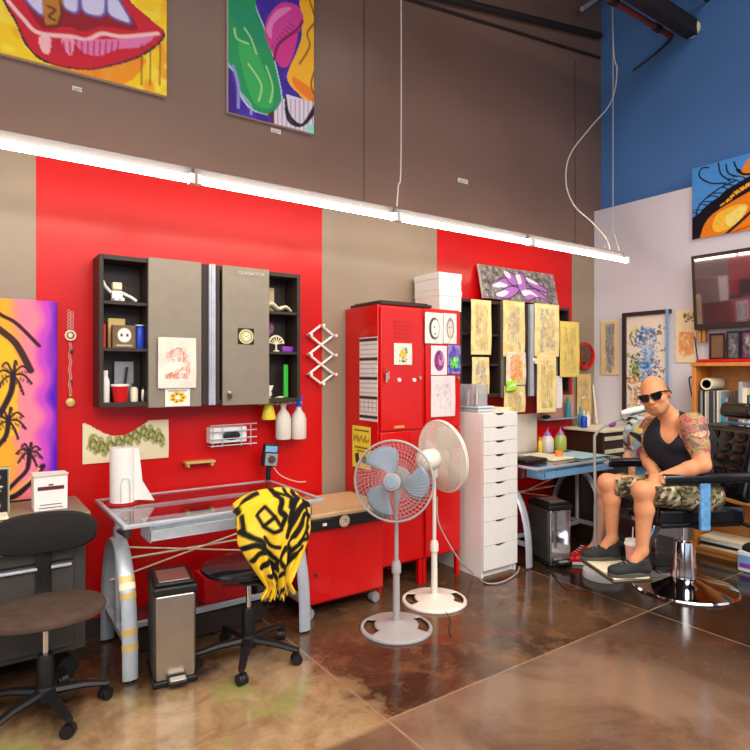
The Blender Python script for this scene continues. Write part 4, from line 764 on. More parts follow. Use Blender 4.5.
# table 2 things
z = .763
MB().box((3.46, 2.97, z), (3.70, 3.15, z+.028)).build('black_tray', 'black_plastic', label='black tray on the left of the corner glass table', cat='tray', bevel=.01)
MB().box((3.74, 2.95, z), (4.0, 3.30, z+.012)).build('paper_pad', 'cream', label='cream paper pad in the middle of the corner glass table', cat='paper', bevel=.002)
MB().box((4.02, 2.90, z), (4.33, 3.20, z+.008)).build('blue_paper', 'pale_teal', label='pale blue sheet at the front right of the corner glass table', cat='paper', bevel=.001)
MB().box((3.80, 2.86, .674), (4.25, 2.98, .69)).build('teal_folder', 'teal', label='teal folder in the drawer under the corner glass table', cat='folder', bevel=.002)
for i, (u, m) in enumerate(((547.5, 'frosted'), (560.5, 'green_soap'))):
    q = atY(u, 454, 3.33); t = empty('wash_bottle', (q.x, 3.33, z), 0, ['clear squeeze bottle with violet cone top on the corner table, left of the pair', 'squeeze bottle of yellow green soap with violet cone top on the corner table'][i], 'bottle', 'squeeze bottles on the corner table'); K = dict(parent=t, world=False)
    MB().lathe([(0, 0), (.048, 0), (.052, .01), (.052, .11), (.032, .14), (0, .14)], n=20).build('body', m, **K); MB().lathe([(0, .14), (.03, .14), (.028, .155), (.008, .18), (.004, .20), (0, .20)], n=16).build('cone_cap', 'violet', **K)
    MB().tube(smooth([(0, 0, .195), (.01, -.01, .21), (-.02, -.02, .2), (-.05, -.03, .16)]), .0025, 6).build('spout', 'violet', **K)
jar('yellow_bottle', atY(540, 450, 3.36).x, 3.36, z, .018, .10, 'yellow', 'small yellow bottle with orange cap on the corner glass table', 'bottle', 'orange', .03, .012)
q = atY(562, 457, 3.02); t = empty('ink_cup', (q.x, 3.05, z), 0, 'small orange cup on the corner glass table', 'cup'); MB().lathe([(0, 0), (.026, 0), (.033, .058), (.030, .058), (.024, .006), (0, .006)], n=20).build('cup', 'orange', t, world=False)
q = empty('wall_trash', (0, 0, 0)) if False else None
# ================================================================ STEEL PEDAL BINS
def bin_(loc, rz, label, front='steel'):
    t = empty('pedal_bin', loc, rz, label, 'trash bin', 'slim steel pedal bins'); K = dict(parent=t, world=False)
    W_, D_, H_ = .20, .30, .47
    # local: front face at y=0, x 0..W, goes back +y
    MB().box((.012, .0, .03), (W_-.012, .02, H_-.05)).build('front_panel', front, bevel=.009, seg=4, **K)
    MB().box((.004, .02, .03), (W_-.004, D_, H_-.05)).build('body', 'dark_grey', bevel=.015, seg=3, **K)
    MB().box((0, -.004, 0), (W_, D_+.004, .03)).build('base_ring', 'black_plastic', bevel=.008, **K)
    MB().box((0, -.004, H_-.05), (W_, D_+.004, H_-.012)).build('rim', 'black_plastic', bevel=.01, seg=3, **K)
    MB().box((.014, .012, H_-.012), (W_-.014, D_-.03, H_+.004)).build('lid', 'black_plastic', bevel=.007, seg=3, **K)
    MB().box((.03, .03, H_+.0045), (W_-.03, D_-.09, H_+.008)).build('lid_plate', 'brushed', bevel=.0015, **K)
    MB().box((.06, -.055, .022), (W_-.05, -.002, .045)).build('pedal', 'black_plastic', bevel=.008, **K); MB().box((.07, -.056, .0455), (W_-.06, -.015, .05)).build('pedal_plate', 'steel', bevel=.002, **K)
    return t
bin_((.722, 2.795, 0), math.radians(-9), 'slim steel pedal bin in front of the left glass table')
bin_((3.575, 2.86, 0), math.radians(-18), 'slim mirror steel pedal bin under the corner glass table', 'chrome')
# ================================================================ STOOLS
def oval_pad(a, b, th, zc, dome=.01, n=40, k=2.3, crown=0):
    vs = []; fs = []; prof = [(0, th/2+dome), (.6, th/2+dome*.8), (.9, th/2), (.985, th*.25), (1, 0), (.985, -th*.3), (.93, -th/2), (0, -th/2)]
    m = MB(); 
    for r, h in prof:
        for i in range(n):
            t = 2*math.pi*i/n; c, s = math.cos(t), math.sin(t); x = a*r*abs(c)**(2/k)*(1 if c > 0 else -1); y = b*r*abs(s)**(2/k)*(1 if s > 0 else -1)
            vs.append((x, y, zc+h+crown*(x/a)**2))
    for j in range(len(prof)-1):
        for i in range(n): fs.append((j*n+i, j*n+(i+1) % n, (j+1)*n+(i+1) % n, (j+1)*n+i))
    return m.add(vs, fs)
def stool(loc, rz, label, seat_m, star_rot, seat_z=.455, back_tilt=0, back_h=.30, A=.22, bo=0, sr=1):
    # back rest stands on the local +y side
    t = empty('office_stool', loc, rz, label, 'stool', 'rolling office stools'); K = dict(parent=t, world=False)
    oval_pad(.235, .20, .036, seat_z, .006).build('seat', seat_m, **K)
    MB().box((-.09, -.07, seat_z-.055), (.09, .12, seat_z-.028)).build('seat_plate', 'black_metal', bevel=.004, **K)
    MB().lathe([(0, .10), (.03, .10), (.034, .12), (.034, .24), (.028, .26), (0, .26)], n=20).build('column_cover', 'black_plastic', **K)
    MB().tube([(0, 0, .25), (0, 0, seat_z-.05)], .014, 16).build('gas_lift', 'chrome', **K)
    MB().lathe([(0, .065), (.04, .065), (.045, .10), (.036, .125), (0, .125)], n=20).build('hub', 'black_plastic', **K)
    for i in range(5):
        a = star_rot+i*2*math.pi/5; c, s = math.cos(a), math.sin(a)
        lg = MB().tube([(c*.03, s*.03, .098), (c*.15, s*.15, .09), (c*.25*sr, s*.25*sr, .072), (c*.268*sr, s*.268*sr, .072)], [.024, .021, .017, .014], 8, flat=(1, .8)).build('leg', 'black_plastic', **K)
        WM[lg.name] = gw(t); caster(lg, c*.255*sr, s*.255*sr, .027, world=False, rot=a+.7)
    # back
    MB().tube(smooth([(0, .10, seat_z-.04), (0, .22+bo, seat_z-.04), (0, .265+bo, seat_z), (0, .262+bo, seat_z+back_h*.5), (0, .25+bo, seat_z+back_h)], 5), .024, 8, flat=(1.3, .45)).build('back_bar', 'black_metal', **K)
    n = 40; bp = MB(); vs = []; fs = []; prof = [(0, -.034), (.6, -.032), (.92, -.022), (1, -.004), (1, .006), (.94, .022), (.6, .026), (0, .026)]; Bh, zc = .095, seat_z+back_h
    for r, h in prof:
        for i in range(n):
            q = 2*math.pi*i/n; c, s = math.cos(q), math.sin(q); x = A*r*abs(c)**(2/2.8)*(1 if c > 0 else -1); z_ = Bh*r*abs(s)**(2/2.6)*(1 if s > 0 else -1); vs.append((x, .225+bo+h-.9*x*x+back_tilt*z_, zc+z_))
    for j in range(len(prof)-1):
        for i in range(n): fs.append((j*n+i, j*n+(i+1) % n, (j+1)*n+(i+1) % n, (j+1)*n+i))
    bp.add(vs, fs).build('backrest', 'black_fabric', **K)
    MB().tube([(0, .19, seat_z-.045), (.10, .12, seat_z-.05), (.17, .05, seat_z-.052)], .005, 6).build('lever', 'black_plastic', **K)
    return t
stool((.30, 2.86, 0), math.radians(-4), 'rolling stool with brown seat and black backrest in front of the dark tool cabinet', 'brown_fabric', math.radians(-72), .44, -.15, .29, .215, -.05, .92)
S2R = math.radians(184)
st2 = stool((1.20, 2.83, 0), S2R, 'black rolling stool with a yellow and black cloth hung over its back', 'vinyl', math.radians(56), .475, .15, .30, .165)
# the yellow cloth over the backrest of the second stool
def cloth():
    W_, H_ = 70, 90; n0 = W_; M4 = gw(st2); zt = .475+.30+.118
    V = []; col = np.zeros((H_*W_, 3)); cv = Cv('y', 0, 0, 1, 0, 1, 1/90, (238, 200, 40)); cv.w, cv.h = W_, H_; cv.p = np.zeros((H_, W_, 3))+np.array((232, 188, 38.)); cv.Y, cv.X = np.mgrid[0:H_, 0:W_].astype(float); cv.fr()
    cv.noise(9, (242, 208, 80), .6, .5, 4, 2); K_ = (24, 20, 18)
    L = lambda p, w_=3.2: cv.line(p, w_*1.45, K_, 1, 4)
    cv.line([(.22, .18), (.32, .12), (.42, .22), (.30, .30), (.22, .18)], 3, K_); cv.line([(.42, .22), (.50, .34), (.40, .36), (.30, .30)], 3.4, K_)
    L([(.50, .0), (.54, .10), (.50, .18), (.58, .24), (.52, .30)], 4); L([(.64, .30), (.72, .12), (.86, .02)]); L([(.60, .42), (.76, .2), (.95, .1)], 4); L([(.72, .44), (.84, .24), (.98, .22)], 3); L([(.80, .5), (.92, .34)], 3.4); L([(.86, .08), (.94, .24), (.88, .36), (.97, .44)], 2.6)
    L([(.60, .55), (.72, .42), (.80, .30)], 2.6); L([(.66, .66), (.8, .5), (.95, .46)], 2.4); L([(.02, .08), (.10, .04), (.3, .02)], 2.2); L([(.56, .04), (.70, .08)], 2); L([(.3, .40), (.36, .48), (.46, .50)], 2.4); L([(.02, .25), (.14, .36), (.26, .44), (.28, .54)], 3); L([(.02, .42), (.16, .44), (.34, .56)], 3.4); L([(.04, .56), (.2, .52), (.42, .62), (.36, .70)], 3); L([(.10, .66), (.28, .62), (.44, .72)], 3.4); L([(.18, .76), (.34, .74), (.42, .82)], 3); L([(.56, .52), (.48, .62), (.60, .70), (.7, .58), (.62, .50)], 3.2); L([(.66, .78), (.74, .64), (.88, .54)], 3.4); L([(.50, .78), (.58, .74), (.62, .84)], 2.6)
    L([(.32, .92), (.42, .86), (.50, .95), (.6, .88), (.72, .94)], 2.2); L([(.05, .12), (.06, .3)], 2.4); L([(.7, .02), (.66, .16)], 3)
    for j in range(H_):
        v = j/(H_-1)
        for i in range(W_):
            u = i/(W_-1)*2-1
            gather = 1 if v < .35 else 1-.70*min(1, ((v-.35)/.52))**1.15; 
            if v > .9: gather += (v-.9)*1.6
            hw = .196*gather; x = u*hw*(.90 if v < .05 else 1)
            fold = .014*math.sin(u*9+v*3)*min(1, v*3)+.030*math.sin(u*17-v*2)*max(0, v-.3)
            z_ = zt-.055*abs(u)**3-v*(.50-.06*abs(u)**2)
            if v < .07: yy_ = .245-.9*x*x+.05*(v/.07) - .03; z_ += .0
            else: yy_ = .272-.9*min(x*x, .05)+.03*math.sin(min(1, v)*math.pi)+fold+.02
            if v > .9: z_ += .012*math.sin(i*1.9)
            V.append(M4 @ Vector((x, yy_, z_)))
    back = []
    m = MB(); V2 = [tuple(p) for p in V]; F = [(j*n0+i, j*n0+i+1, (j+1)*n0+i+1, (j+1)*n0+i) for j in range(H_-1) for i in range(W_-1) if not (j > H_-12 and i % 4 == 0 and j > H_-9)]
    me = bpy.data.meshes.new('draped_cloth'); o = bpy.data.objects.new('draped_cloth', me); C.objects.link(o)
    Vn = np.array(V2); c0 = Vn.mean(0); c0[2] = Vn[:, 2].min(); Vn = Vn-c0; o.location = c0
    me.from_pydata(Vn.tolist(), [], F); me.materials.append(CLOTHC); me.polygons.foreach_set('use_smooth', [True]*len(F))
    a_ = me.color_attributes.new('Col', 'FLOAT_COLOR', 'POINT'); cc = np.ones((n0*H_, 4)); cc[:, :3] = lin(np.clip(cv.p[:, ::-1], 0, 255)).reshape(-1, 3); a_.data.foreach_set('color', cc.ravel().astype(np.float32))
    s = o.modifiers.new('solid', 'SOLIDIFY'); s.thickness = .004; s.offset = 0
    tag(o, 'yellow cloth with black graphic pattern draped over the stool back, fringe hanging down', 'cloth')
cloth()
# ================================================================ FANS
def fan(loc, head_z, head_dir, m, mb, label, wr=.0011, R=.222, pole_r=.014, base_r=.205, tilt=0, rings=8, face_off=.0, nw=56):
    t = empty('pedestal_fan', loc, 0, label, 'fan', 'pedestal fans'); K = dict(parent=t, world=False)
    # base: dished round foot with two crescent cut-outs
    n = 64; b = MB(); vs = []; fs = []
    rad = [.0, .02, .05, .11, .125, .165, .185, .2, .205, .205]; hz = [.055, .052, .042, .031, .029, .024, .022, .018, .01, 0]
    for r, h in zip(rad, hz):
        for i in range(n): a = 2*math.pi*i/n; vs.append((r*math.cos(a)*base_r/.205, r*math.sin(a)*base_r/.205, h))
    for j in range(len(rad)-1):
        for i in range(n):
            am = (i+.5)/n*2*math.pi
            if rad[j] >= .124 and rad[j+1] <= .1851 and min(abs(math.atan2(math.sin(am-q), math.cos(am-q))) for q in (face_off, face_off+math.pi)) < .56: continue
            fs.append((j*n+i, j*n+(i+1) % n, (j+1)*n+(i+1) % n, (j+1)*n+i))
    o = b.add(vs, fs).build('base', m, **K); s = o.modifiers.new('solid', 'SOLIDIFY'); s.thickness = .008; s.offset = -1
    hz_ = head_z; MB().lathe([(0, .045), (pole_r*1.5, .05), (pole_r*1.35, .33), (0, .33)], n=20).build('lower_pole', m, **K)
    MB().lathe([(0, .32), (pole_r*1.9, .32), (pole_r*1.9, .365), (pole_r*1.4, .385), (0, .385)], n=20).build('height_collar', m, **K)
    MB().tube([(0, 0, .38), (0, 0, hz_-.08)], pole_r*.85, 16).build('upper_pole', m, **K)
    d = Vector(head_dir).normalized(); hc = Vector((0, 0, hz_))+d*.03
    H = MB().lathe([(0, -.16), (.035, -.155), (.06, -.13), (.068, -.09), (.064, -.03), (.05, .0), (0, 0)], hc, d, 28); H.build('motor_housing', m, **K)
    MB().tube([(0, 0, hz_-.12), (0, 0, hz_-.06), Vector((0, 0, hz_))-d*.04], [pole_r*1.5, pole_r*1.9, .03], 14).build('neck', m, **K)
    x, y, _ = frame_of(d)
    def cage(z0, z1, name, hub_r, nw):
        g = MB(); g.ring(hc+d*.045, d, R, .006, 64, 8) if name == 'front_grille' else g.ring(hc+d*.03, d, R, .006, 64, 8)
        for k in range(1, rings): 
            f = k/rings; r = hub_r+(R-hub_r)*f; g.ring(hc+d*(z0+(z1-z0)*f**3), d, r, wr, 48, 4)
        for i in range(nw):
            a = 2*math.pi*i/nw; pts = []
            for k in range(8):
                f = k/7; r = hub_r+(R-hub_r)*f; aa = a+.35*f; pts.append(hc+d*(z0+(z1-z0)*f**3)+(x*math.cos(aa)+y*math.sin(aa))*r)
            g.tube(pts, wr, 4, cap=False)
        g.build(name, m if name == 'rear_grille' else m, **K)
    cage(.085, .045, 'front_grille', .045, nw); cage(-.02, .03, 'rear_grille', .06, nw-8)
    MB().lathe([(0, 0), (.048, 0), (.05, .008), (.044, .014), (0, .016)], hc+d*.082, d, 28).build('badge', m, **K); MB().lathe([(0, 0), (.033, 0), (.03, .004), (0, .005)], hc+d*.0985, d, 24).build('badge_disc', mb, **K)
    MB().lathe([(0, .01), (.036, .01), (.034, .07), (0, .075)], hc, d, 20).build('blade_hub', mb, **K)
    for i in range(3):
        a0 = math.radians(100)+i*2*math.pi/3; vs = []; fs = []; nr, na = 8, 8
        for j in range(nr):
            f = j/(nr-1); r = .032+(R-.052)*f; wd = math.radians(72)*(.42+.62*math.sin(min(1, f*1.05)*math.pi*.62))*(1-.12*f)
            for k in range(na):
                g = k/(na-1)-.5; aa = a0+g*wd+.35*f; rr = r-(.022*(2*g)**2 if j == nr-1 else .01*(2*g)**2*f); vs.append(hc+d*(.045+g*.035)+(x*math.cos(aa)+y*math.sin(aa))*rr)
        for j in range(nr-1):
            for k in range(na-1): fs.append((j*na+k, j*na+k+1, (j+1)*na+k+1, (j+1)*na+k))
        o = MB().add(vs, fs).build('blade', mb, **K); s = o.modifiers.new('solid', 'SOLIDIFY'); s.thickness = .003
    return t
fan((2.02, 2.675, 0), .845, (-.76, -.65, .04), 'fan_grey', 'blade_blue', 'grey pedestal fan facing the camera, nearer of the two', face_off=math.radians(-28))
fan((2.46, 2.86, 0), .905, (.97, -.02, .12), 'fan_white', 'fan_white', 'white pedestal fan turned away, behind the grey one', wr=.0018, R=.228, rings=14, nw=92, face_off=math.radians(-30))
cable('fan_cord', [Vector((2.475, 2.85, .66)), atY(438, 520, 2.86), atY(447, 540, 2.87), atY(461, 562, 2.88), atZ(474, 574, .008), atZ(486, 583, .008), atZ(502, 582, .008), atZ(516, 574, .008), Vector((3.40, 2.99, .008))], .0045, 'cord', 'white fan cord sweeping down and across the floor past the drawer unit')
cable('floor_cord', [Vector((3.50, 2.83, .006)), atZ(552, 573, .006), atZ(565, 588, .006), atZ(580, 590, .006), atZ(590, 590, .006)], .004, 'dark_cord', 'dark cord lying on the floor in front of the corner bin')
cable('foot_cord', [atZ(417, 668, .006), atZ(416, 655, .006), atZ(405, 640, .02)] if False else [Vector((2.20, 2.42, .006)), Vector((2.26, 2.50, .006)), Vector((2.34, 2.58, .006)), Vector((2.36, 2.64, .03))], .003, 'dark_cord', 'short dark cord between the two fan bases')
# ================================================================ DARK TOOL CABINET AT THE LEFT
t = empty('tool_cabinet', (-.1, 3.25, 0), 0, 'wide dark grey tool cabinet on casters at the far left', 'cabinet'); K = dict(parent=t)
MB().box((-.75, 3.11, .14), (.495, 3.47, .775)).build('body', 'dark_grey', bevel=.005, **K)
MB().box((-.76, 3.04, .775), (.505, 3.48, .797)).build('worktop', 'wood_side' if False else 'grey_door', bevel=.004, **K)
for za, zb in ((.17, .40), (.41, .57), (.58, .66), (.67, .76)):
    d = MB().box((-.73, 3.09, za), (.44, 3.109, zb)).build('drawer', 'dark_grey', bevel=.003, **K); WM[d.name] = gw(t)
    MB().box((-.72, 3.07, zb-.02), (.43, 3.09, zb-.006)).build('drawer_pull', 'silver_paint', d, bevel=.004)
for x in (-.65, .42):
    for y in (3.16, 3.40): caster(t, x, y, .05)
MB().box((-.1, 3.05, .24), (.12, 3.088, .36)).build('black_pouch', 'black_plastic', label='black pouch hanging on the lower drawer behind the left stool', cat='pouch', bevel=.008)
t = empty('tissue_box', (.36, 3.22, .797), 0, 'white cardboard box with a dark stripe on the tool cabinet', 'box')
MB().box((.285, 3.17, .798), (.425, 3.30, .955)).build('box', 'white', t, bevel=.002); MB().box((.30, 3.1675, .895), (.41, 3.1705, .912)).box((.31, 3.168, .825), (.40, 3.1705, .828)).box((.305, 3.168, .81), (.405, 3.1705, .813)).box((.345, 3.168, .915), (.365, 3.1705, .922)).build('printed_stripe', 'maroon', t)
MB().hexa([(.285, 3.17, .955), (.425, 3.17, .955), (.425, 3.30, .955), (.285, 3.30, .955)], [(.283, 3.16, .962), (.43, 3.165, .968), (.43, 3.302, .962), (.283, 3.302, .966)]).build('open_flap', 'white', t, bevel=.001)
def sign(c):
    c.line([(.03, .02), (.97, .02), (.97, .98), (.03, .98), (.03, .02)], 2, (200, 205, 170)); c.ell(.5, .2, .3, .1, (225, 225, 215)); c.ell(.5, .2, .2, .06, (30, 26, 26))
    c.line([(.3, .4), (.8, .4)], 1.5, (230, 230, 220)); c.line([(.35, .48), (.75, .48)], 1.5, (230, 230, 220)); c.line([(.3, .56), (.7, .56)], 1.2, (180, 180, 170)); c.ell(.62, .78, .16, .1, (225, 225, 215)); c.ell(.5, .85, .12, .07, (180, 180, 160))
sheet('framed_sign', 'small black framed sign with white lettering on the tool cabinet at far left', 0, 0, 0, 0, 3.20, sign, box=(.02, .19, .798, 1.015), bg=(34, 26, 24), cat='sign', th=.015, curl=0, res=.005, edge='black_plastic')
MB().box((-.4, 3.08, .798), (.18, 3.19, .812)).build('white_tray', 'cream', label='flat cream tray in front of the small black sign', cat='tray', bevel=.003)
# ================================================================ CORNER DESK
t = empty('corner_cabinet', (4.86, 3.32, 0), 0, 'dark wooden flat file cabinet in the back corner with bottles on top', 'cabinet'); K = dict(parent=t)
MB().box((4.66, 3.14, .0), (5.10, 3.53, .915)).build('body', 'dark_wood', bevel=.004, **K); 
MB().box((4.63, 3.10, .915), (5.11, 3.54, .94)).build('top', 'cream', bevel=.004, **K)
for i in range(6): MB().box((4.675, 3.125, .84-i*.115), (5.09, 3.1395, .875-i*.115)).build('drawer_rail', 'cream', bevel=.002, **K)
jar('teal_bottle', 4.72, 3.42, .941, .024, .13, 'teal', 'slim teal bottle on the corner cabinet', 'bottle', 'teal', .06, .01)
jar('blue_bottle', atY(584, 430, 3.35).x, 3.35, .941, .028, .11, 'blue', 'blue bottle with clear spray top on the corner cabinet', 'bottle', 'frosted', .05, .012)
jar('white_bottle', 4.90, 3.47, .941, .026, .10, 'white', 'white bottle on the corner cabinet behind the blue one', 'bottle', 'cream', .03, .012)
MB().ball((atY(612, 424, 3.25).x, 3.25, .968), .035, 12, (1.1, 1, .8)).build('purple_bowl', 'purple', label='small bright purple pot on the right of the corner cabinet', cat='pot')
# things standing dark beneath the table
MB().box((4.42, 3.20, 0), (4.62, 3.50, .60)).build('dark_crate', 'dark_wood', label='dark wooden crate in shade beside the corner table legs', cat='crate', bevel=.006)
# ================================================================ RIGHT WALL
def dd(c, seed=3): c.scrib(.28, .06, .72, .94, 70, (120, 120, 140), .55, 1, seed)
sheet('pencil_drawing', 'tall tan sheet with a grey pencil design on the white wall by the corner', 0, 0, 0, 0, 5.112, lambda c: dd(c, 5), plane='x', box=(3.475, 3.28, 1.42, 1.94), bg=(236, 206, 150), curl=0, res=.006)
def orr(c): c.scrib(.2, .42, .85, .85, 60, (226, 140, 70), .6, 1.4, 8); c.scrib(.4, .08, .85, .24, 14, (120, 90, 60), .8, 1.3, 2)
sheet('orange_ink_drawing', 'tan sheet with an orange flower drawing on the white wall beside the television', 0, 0, 0, 0, 5.112, orr, plane='x', box=(2.742, 2.56, 1.53, 1.99), bg=(242, 216, 176), curl=0, res=.005)
t = empty('framed_artwork', (5.08, 3.0, 1.0), 0, 'dark framed blue and yellow tattoo artwork on the white wall', 'picture'); x = 5.085
ya, yb3, za, zb = 3.225, 2.772, 1.0, 2.0; K = dict(parent=t)
MB().box((5.075, ya-.035, za), (5.119, ya, zb)).box((5.075, yb3, zb-.035), (5.119, ya-.035, zb)).box((5.075, yb3, za), (5.119, ya-.035, za+.035)).build('frame', 'maroon' if False else 'cab_black', bevel=.002, **K)
MB().box((5.073, yb3+.006, za+.0), (5.078, yb3+.034, zb)).build('frame_edge', 'blue_tape', bevel=.002, label='blue right side of the frame', **K)
def fa(c):
    c.zoom(600, 300, .10667); r = np.random.default_rng(3)
    def blobs(n, cx, cy, sx, sy, cols, lo=6, hi=22):
        for i in range(n):
            x, y = cx+r.normal()*sx, cy+r.uniform(-sy, sy); k = cols[r.integers(len(cols))]; w_ = r.uniform(lo, hi); a = r.uniform(0, 6.28)
            c.line([(x, y), (x+w_*math.cos(a), y+w_*math.sin(a)), (x+w_*1.6*math.cos(a+.9), y+w_*1.6*math.sin(a+.9))], r.uniform(1, 2.6), k, .85)
    blobs(170, 420, 640, 90, 380, [(60, 50, 66), (110, 90, 110), (150, 80, 50), (90, 100, 60), (180, 120, 60), (50, 60, 90)])
    blobs(60, 320, 620, 24, 110, [(180, 190, 50), (150, 170, 50), (120, 130, 40), (60, 50, 40)]); blobs(50, 330, 900, 40, 180, [(230, 140, 70), (210, 120, 60), (90, 60, 50), (240, 170, 90)])
    blobs(70, 410, 340, 46, 70, [(130, 170, 220), (160, 195, 235), (90, 130, 190), (60, 80, 130)]); blobs(120, 440, 520, 46, 110, [(200, 218, 240), (170, 196, 228), (120, 160, 210), (226, 232, 244), (70, 90, 140)]); blobs(80, 430, 680, 40, 90, [(190, 212, 240), (140, 176, 220), (60, 100, 170)])
    c.ell(440, 610, 22, 34, (50, 112, 196), .9); c.line([(355, 262), (292, 296), (318, 338)], 3, (246, 220, 40), 1, 5); c.line([(272, 398), (318, 388)], 2.6, (246, 220, 40)); c.line([(300, 300), (280, 350), (310, 420)], 1.6, (40, 36, 50), 1, 4)
c = Cv('x', 5.098, ya-.03, yb3+.045, za+.03, zb-.03, .0055, (240, 222, 208)); fa(c); c.build('print', parent=t, m=GLOSSART, th=.01)
# television
t = empty('television', (5.0, 1.8, 1.56), 0, 'large flat television on the white wall above the bookcase with a glossy screen', 'television'); K = dict(parent=t)
RT_ = Matrix.Rotation(math.radians(-5), 3, 'Y')
MB().box((4.99, 1.45, 1.80), (5.03, 2.53, 2.41), RT_).build('casing', 'cab_black', bevel=.006, **K)
MB().box((4.988, 1.485, 1.845), (5.0315, 2.50, 2.38), RT_).build('screen', 'screen', **K)
MB().box((5.045, 1.8, 1.95), (5.119, 2.2, 2.2)).build('wall_mount', 'black_metal', **K)
MB().box((5.062, 2.44, 1.70), (5.118, 2.60, 2.15), None).build('wood_slat', 'wood_side', label='narrow wooden slats on the wall at the television left edge', cat='slat', bevel=.002) if False else None
# ================================================================ BOOKCASE
bx0, bx1, by0, by1, bz = 4.845, 5.115, .9, 2.46, 1.525
t = empty('bookcase', (4.98, 1.7, 0), 0, 'orange wooden bookcase under the television filled with books and magazines', 'bookcase'); K = dict(parent=t)
MB().box((bx0, by1-.028, 0), (bx1, by1, bz-.028)).build('side_panel', 'orange_wood', bevel=.003, **K); MB().box((bx0, by0, 0), (bx1, by0+.028, bz-.028)).build('side_panel', 'orange_wood', bevel=.003, **K)
MB().box((bx0-.01, by0-.01, bz-.03), (bx1, by1+.01, bz)).build('top', 'orange_wood', bevel=.003, **K); MB().box((bx1-.012, by0+.028, .05), (bx1-.002, by1-.028, bz-.03)).build('back_panel', 'wood_side', **K)
shz = [.06, .47, 1.03]
for zz_ in shz: MB().box((bx0+.004, by0+.028, zz_-.025), (bx1-.012, by1-.028, zz_)).build('shelf', 'orange_wood', bevel=.002, **K)
MB().box((bx0+.01, by0+.028, 0), (bx0+.03, by1-.028, .035)).build('plinth', 'wood_side', **K)
MB().box((bx0+.004, 1.66, .06), (bx1-.012, 1.69, 1.005)).build('divider', 'orange_wood', **K)
cols = ['grey_plastic', 'white', 'dark_grey', 'dark_grey', 'cream', 'silver_paint', 'black_plastic', 'pink', 'maroon', 'teal', 'wood_side']
cn = {'grey_plastic': 'grey', 'white': 'white', 'blue_tape': 'pale blue', 'dark_grey': 'charcoal', 'cream': 'cream', 'silver_paint': 'silver', 'black_plastic': 'black', 'pink': 'salmon', 'maroon': 'dark red', 'teal': 'teal', 'wood_side': 'tan'}
y = by1-.036; k = 0; r = random.Random(5); names = []
while y > 1.15:
    first = y > 2.26; w_ = r.uniform(.010, .018) if first else r.uniform(.014, .032); h = (.27+r.uniform(-.004, .004)) if first else r.uniform(.2, .31); m = (['dark_grey', 'grey_plastic', 'black_plastic', 'cream', 'silver_paint', 'dark_grey'][k % 6]) if first else cols[r.randrange(len(cols))]
    if k == 16: h, m, w_ = .345, 'silver_paint', .026
    if first: lab = '%s thin spine among the magazines at the left end of the top bookcase shelf, %s' % (cn[m], 'under the paper tube')
    else: lab = '%s %s book right of the magazines in the bookcase' % ('tall' if h > .26 else 'short', cn[m])
    if k == 16: lab = 'tallest silver grey book at the end of the thin magazines'
    b = MB().box((bx0+.03, y-w_, shz[2]+.001), (bx0+.03+(.2 if first else .17), y, shz[2]+h)); names.append((b, m, lab)); y -= w_+.0012; k += 1
seen = {}
ords = ['first', 'second', 'third', 'fourth', 'fifth', 'sixth', 'seventh', 'eighth', 'ninth', 'tenth', 'eleventh', 'twelfth', 'thirteenth', 'fourteenth', 'fifteenth', 'sixteenth', 'seventeenth', 'eighteenth', 'nineteenth', 'twentieth']
for b, m, lab in names:
    seen[lab] = seen.get(lab, 0)+1; n_ = seen[lab]; mult = sum(1 for q in names if q[2] == lab)
    L_ = lab if mult == 1 else (ords[n_-1]+' '+lab+' from the left')
    L_ = L_.replace('thin spine among the magazines at the left end of the top bookcase shelf, under the paper tube', 'thin magazine under the paper tube')
    b.build('book', m, label=L_, cat='book', group='books on the top bookcase shelf', bevel=.0015)
t = empty('paper_tube', (4.9, 2.35, 1.35), 0, 'rolled cream paper tube lying on the magazines in the bookcase', 'tube'); zc = shz[2]+.277+.048
o = MB().lathe([(.034, 0), (.047, 0), (.047, .20), (.034, .20), (.034, .0)], (bx0+.012, 2.352, zc), (1, 0, 0), 28).build('tube', 'cream', t); MB().lathe([(.0, .02), (.0335, .02), (.0335, .19), (0, .19)], (bx0+.012, 2.352, zc), (1, 0, 0), 24).build('rolled_inside', 'cardboard', t)
for i in range(7): MB().box((bx0+.03, 1.80+.0, shz[1]+.001+i*.022), (bx1-.03, 2.10, shz[1]+.021+i*.022), Matrix.Rotation(.03*(i % 3-1), 3, 'Z')).build('flat_book', cols[(i*3) % 10], label=ords[i]+' book from the bottom in the flat pile on the middle bookcase shelf', cat='book', group='flat pile on the middle bookcase shelf', bevel=.002)
for i in range(4): MB().box((bx0+.01, 2.02, .061+i*.022), (bx1-.03, 2.40, .080+i*.022), Matrix.Rotation(.03*(i % 2), 3, 'Z')).build('flat_magazine', ['cream', 'dark_wood', 'white', 'cream'][i], label=['cream magazine at the bottom of the lowest bookcase shelf pile', 'dark magazine second from bottom on the lowest bookcase shelf', 'white magazine third from bottom on the lowest bookcase shelf', 'cream magazine topmost on the lowest bookcase shelf'][i], cat='magazine', group='magazines on the lowest shelf', bevel=.002)
for i in range(5): MB().box((bx0+.05, 1.75-.05, .061), (bx0+.2, 1.755-.05+.04, .3)) if False else None
t = empty('soap_jug', (4.77, 1.92, 0), 0, 'white box with a blue label on the floor by the bookcase', 'box'); MB().box((4.66, 1.86, 0), (4.80, 2.04, .15)).build('box', 'white', t, bevel=.01)
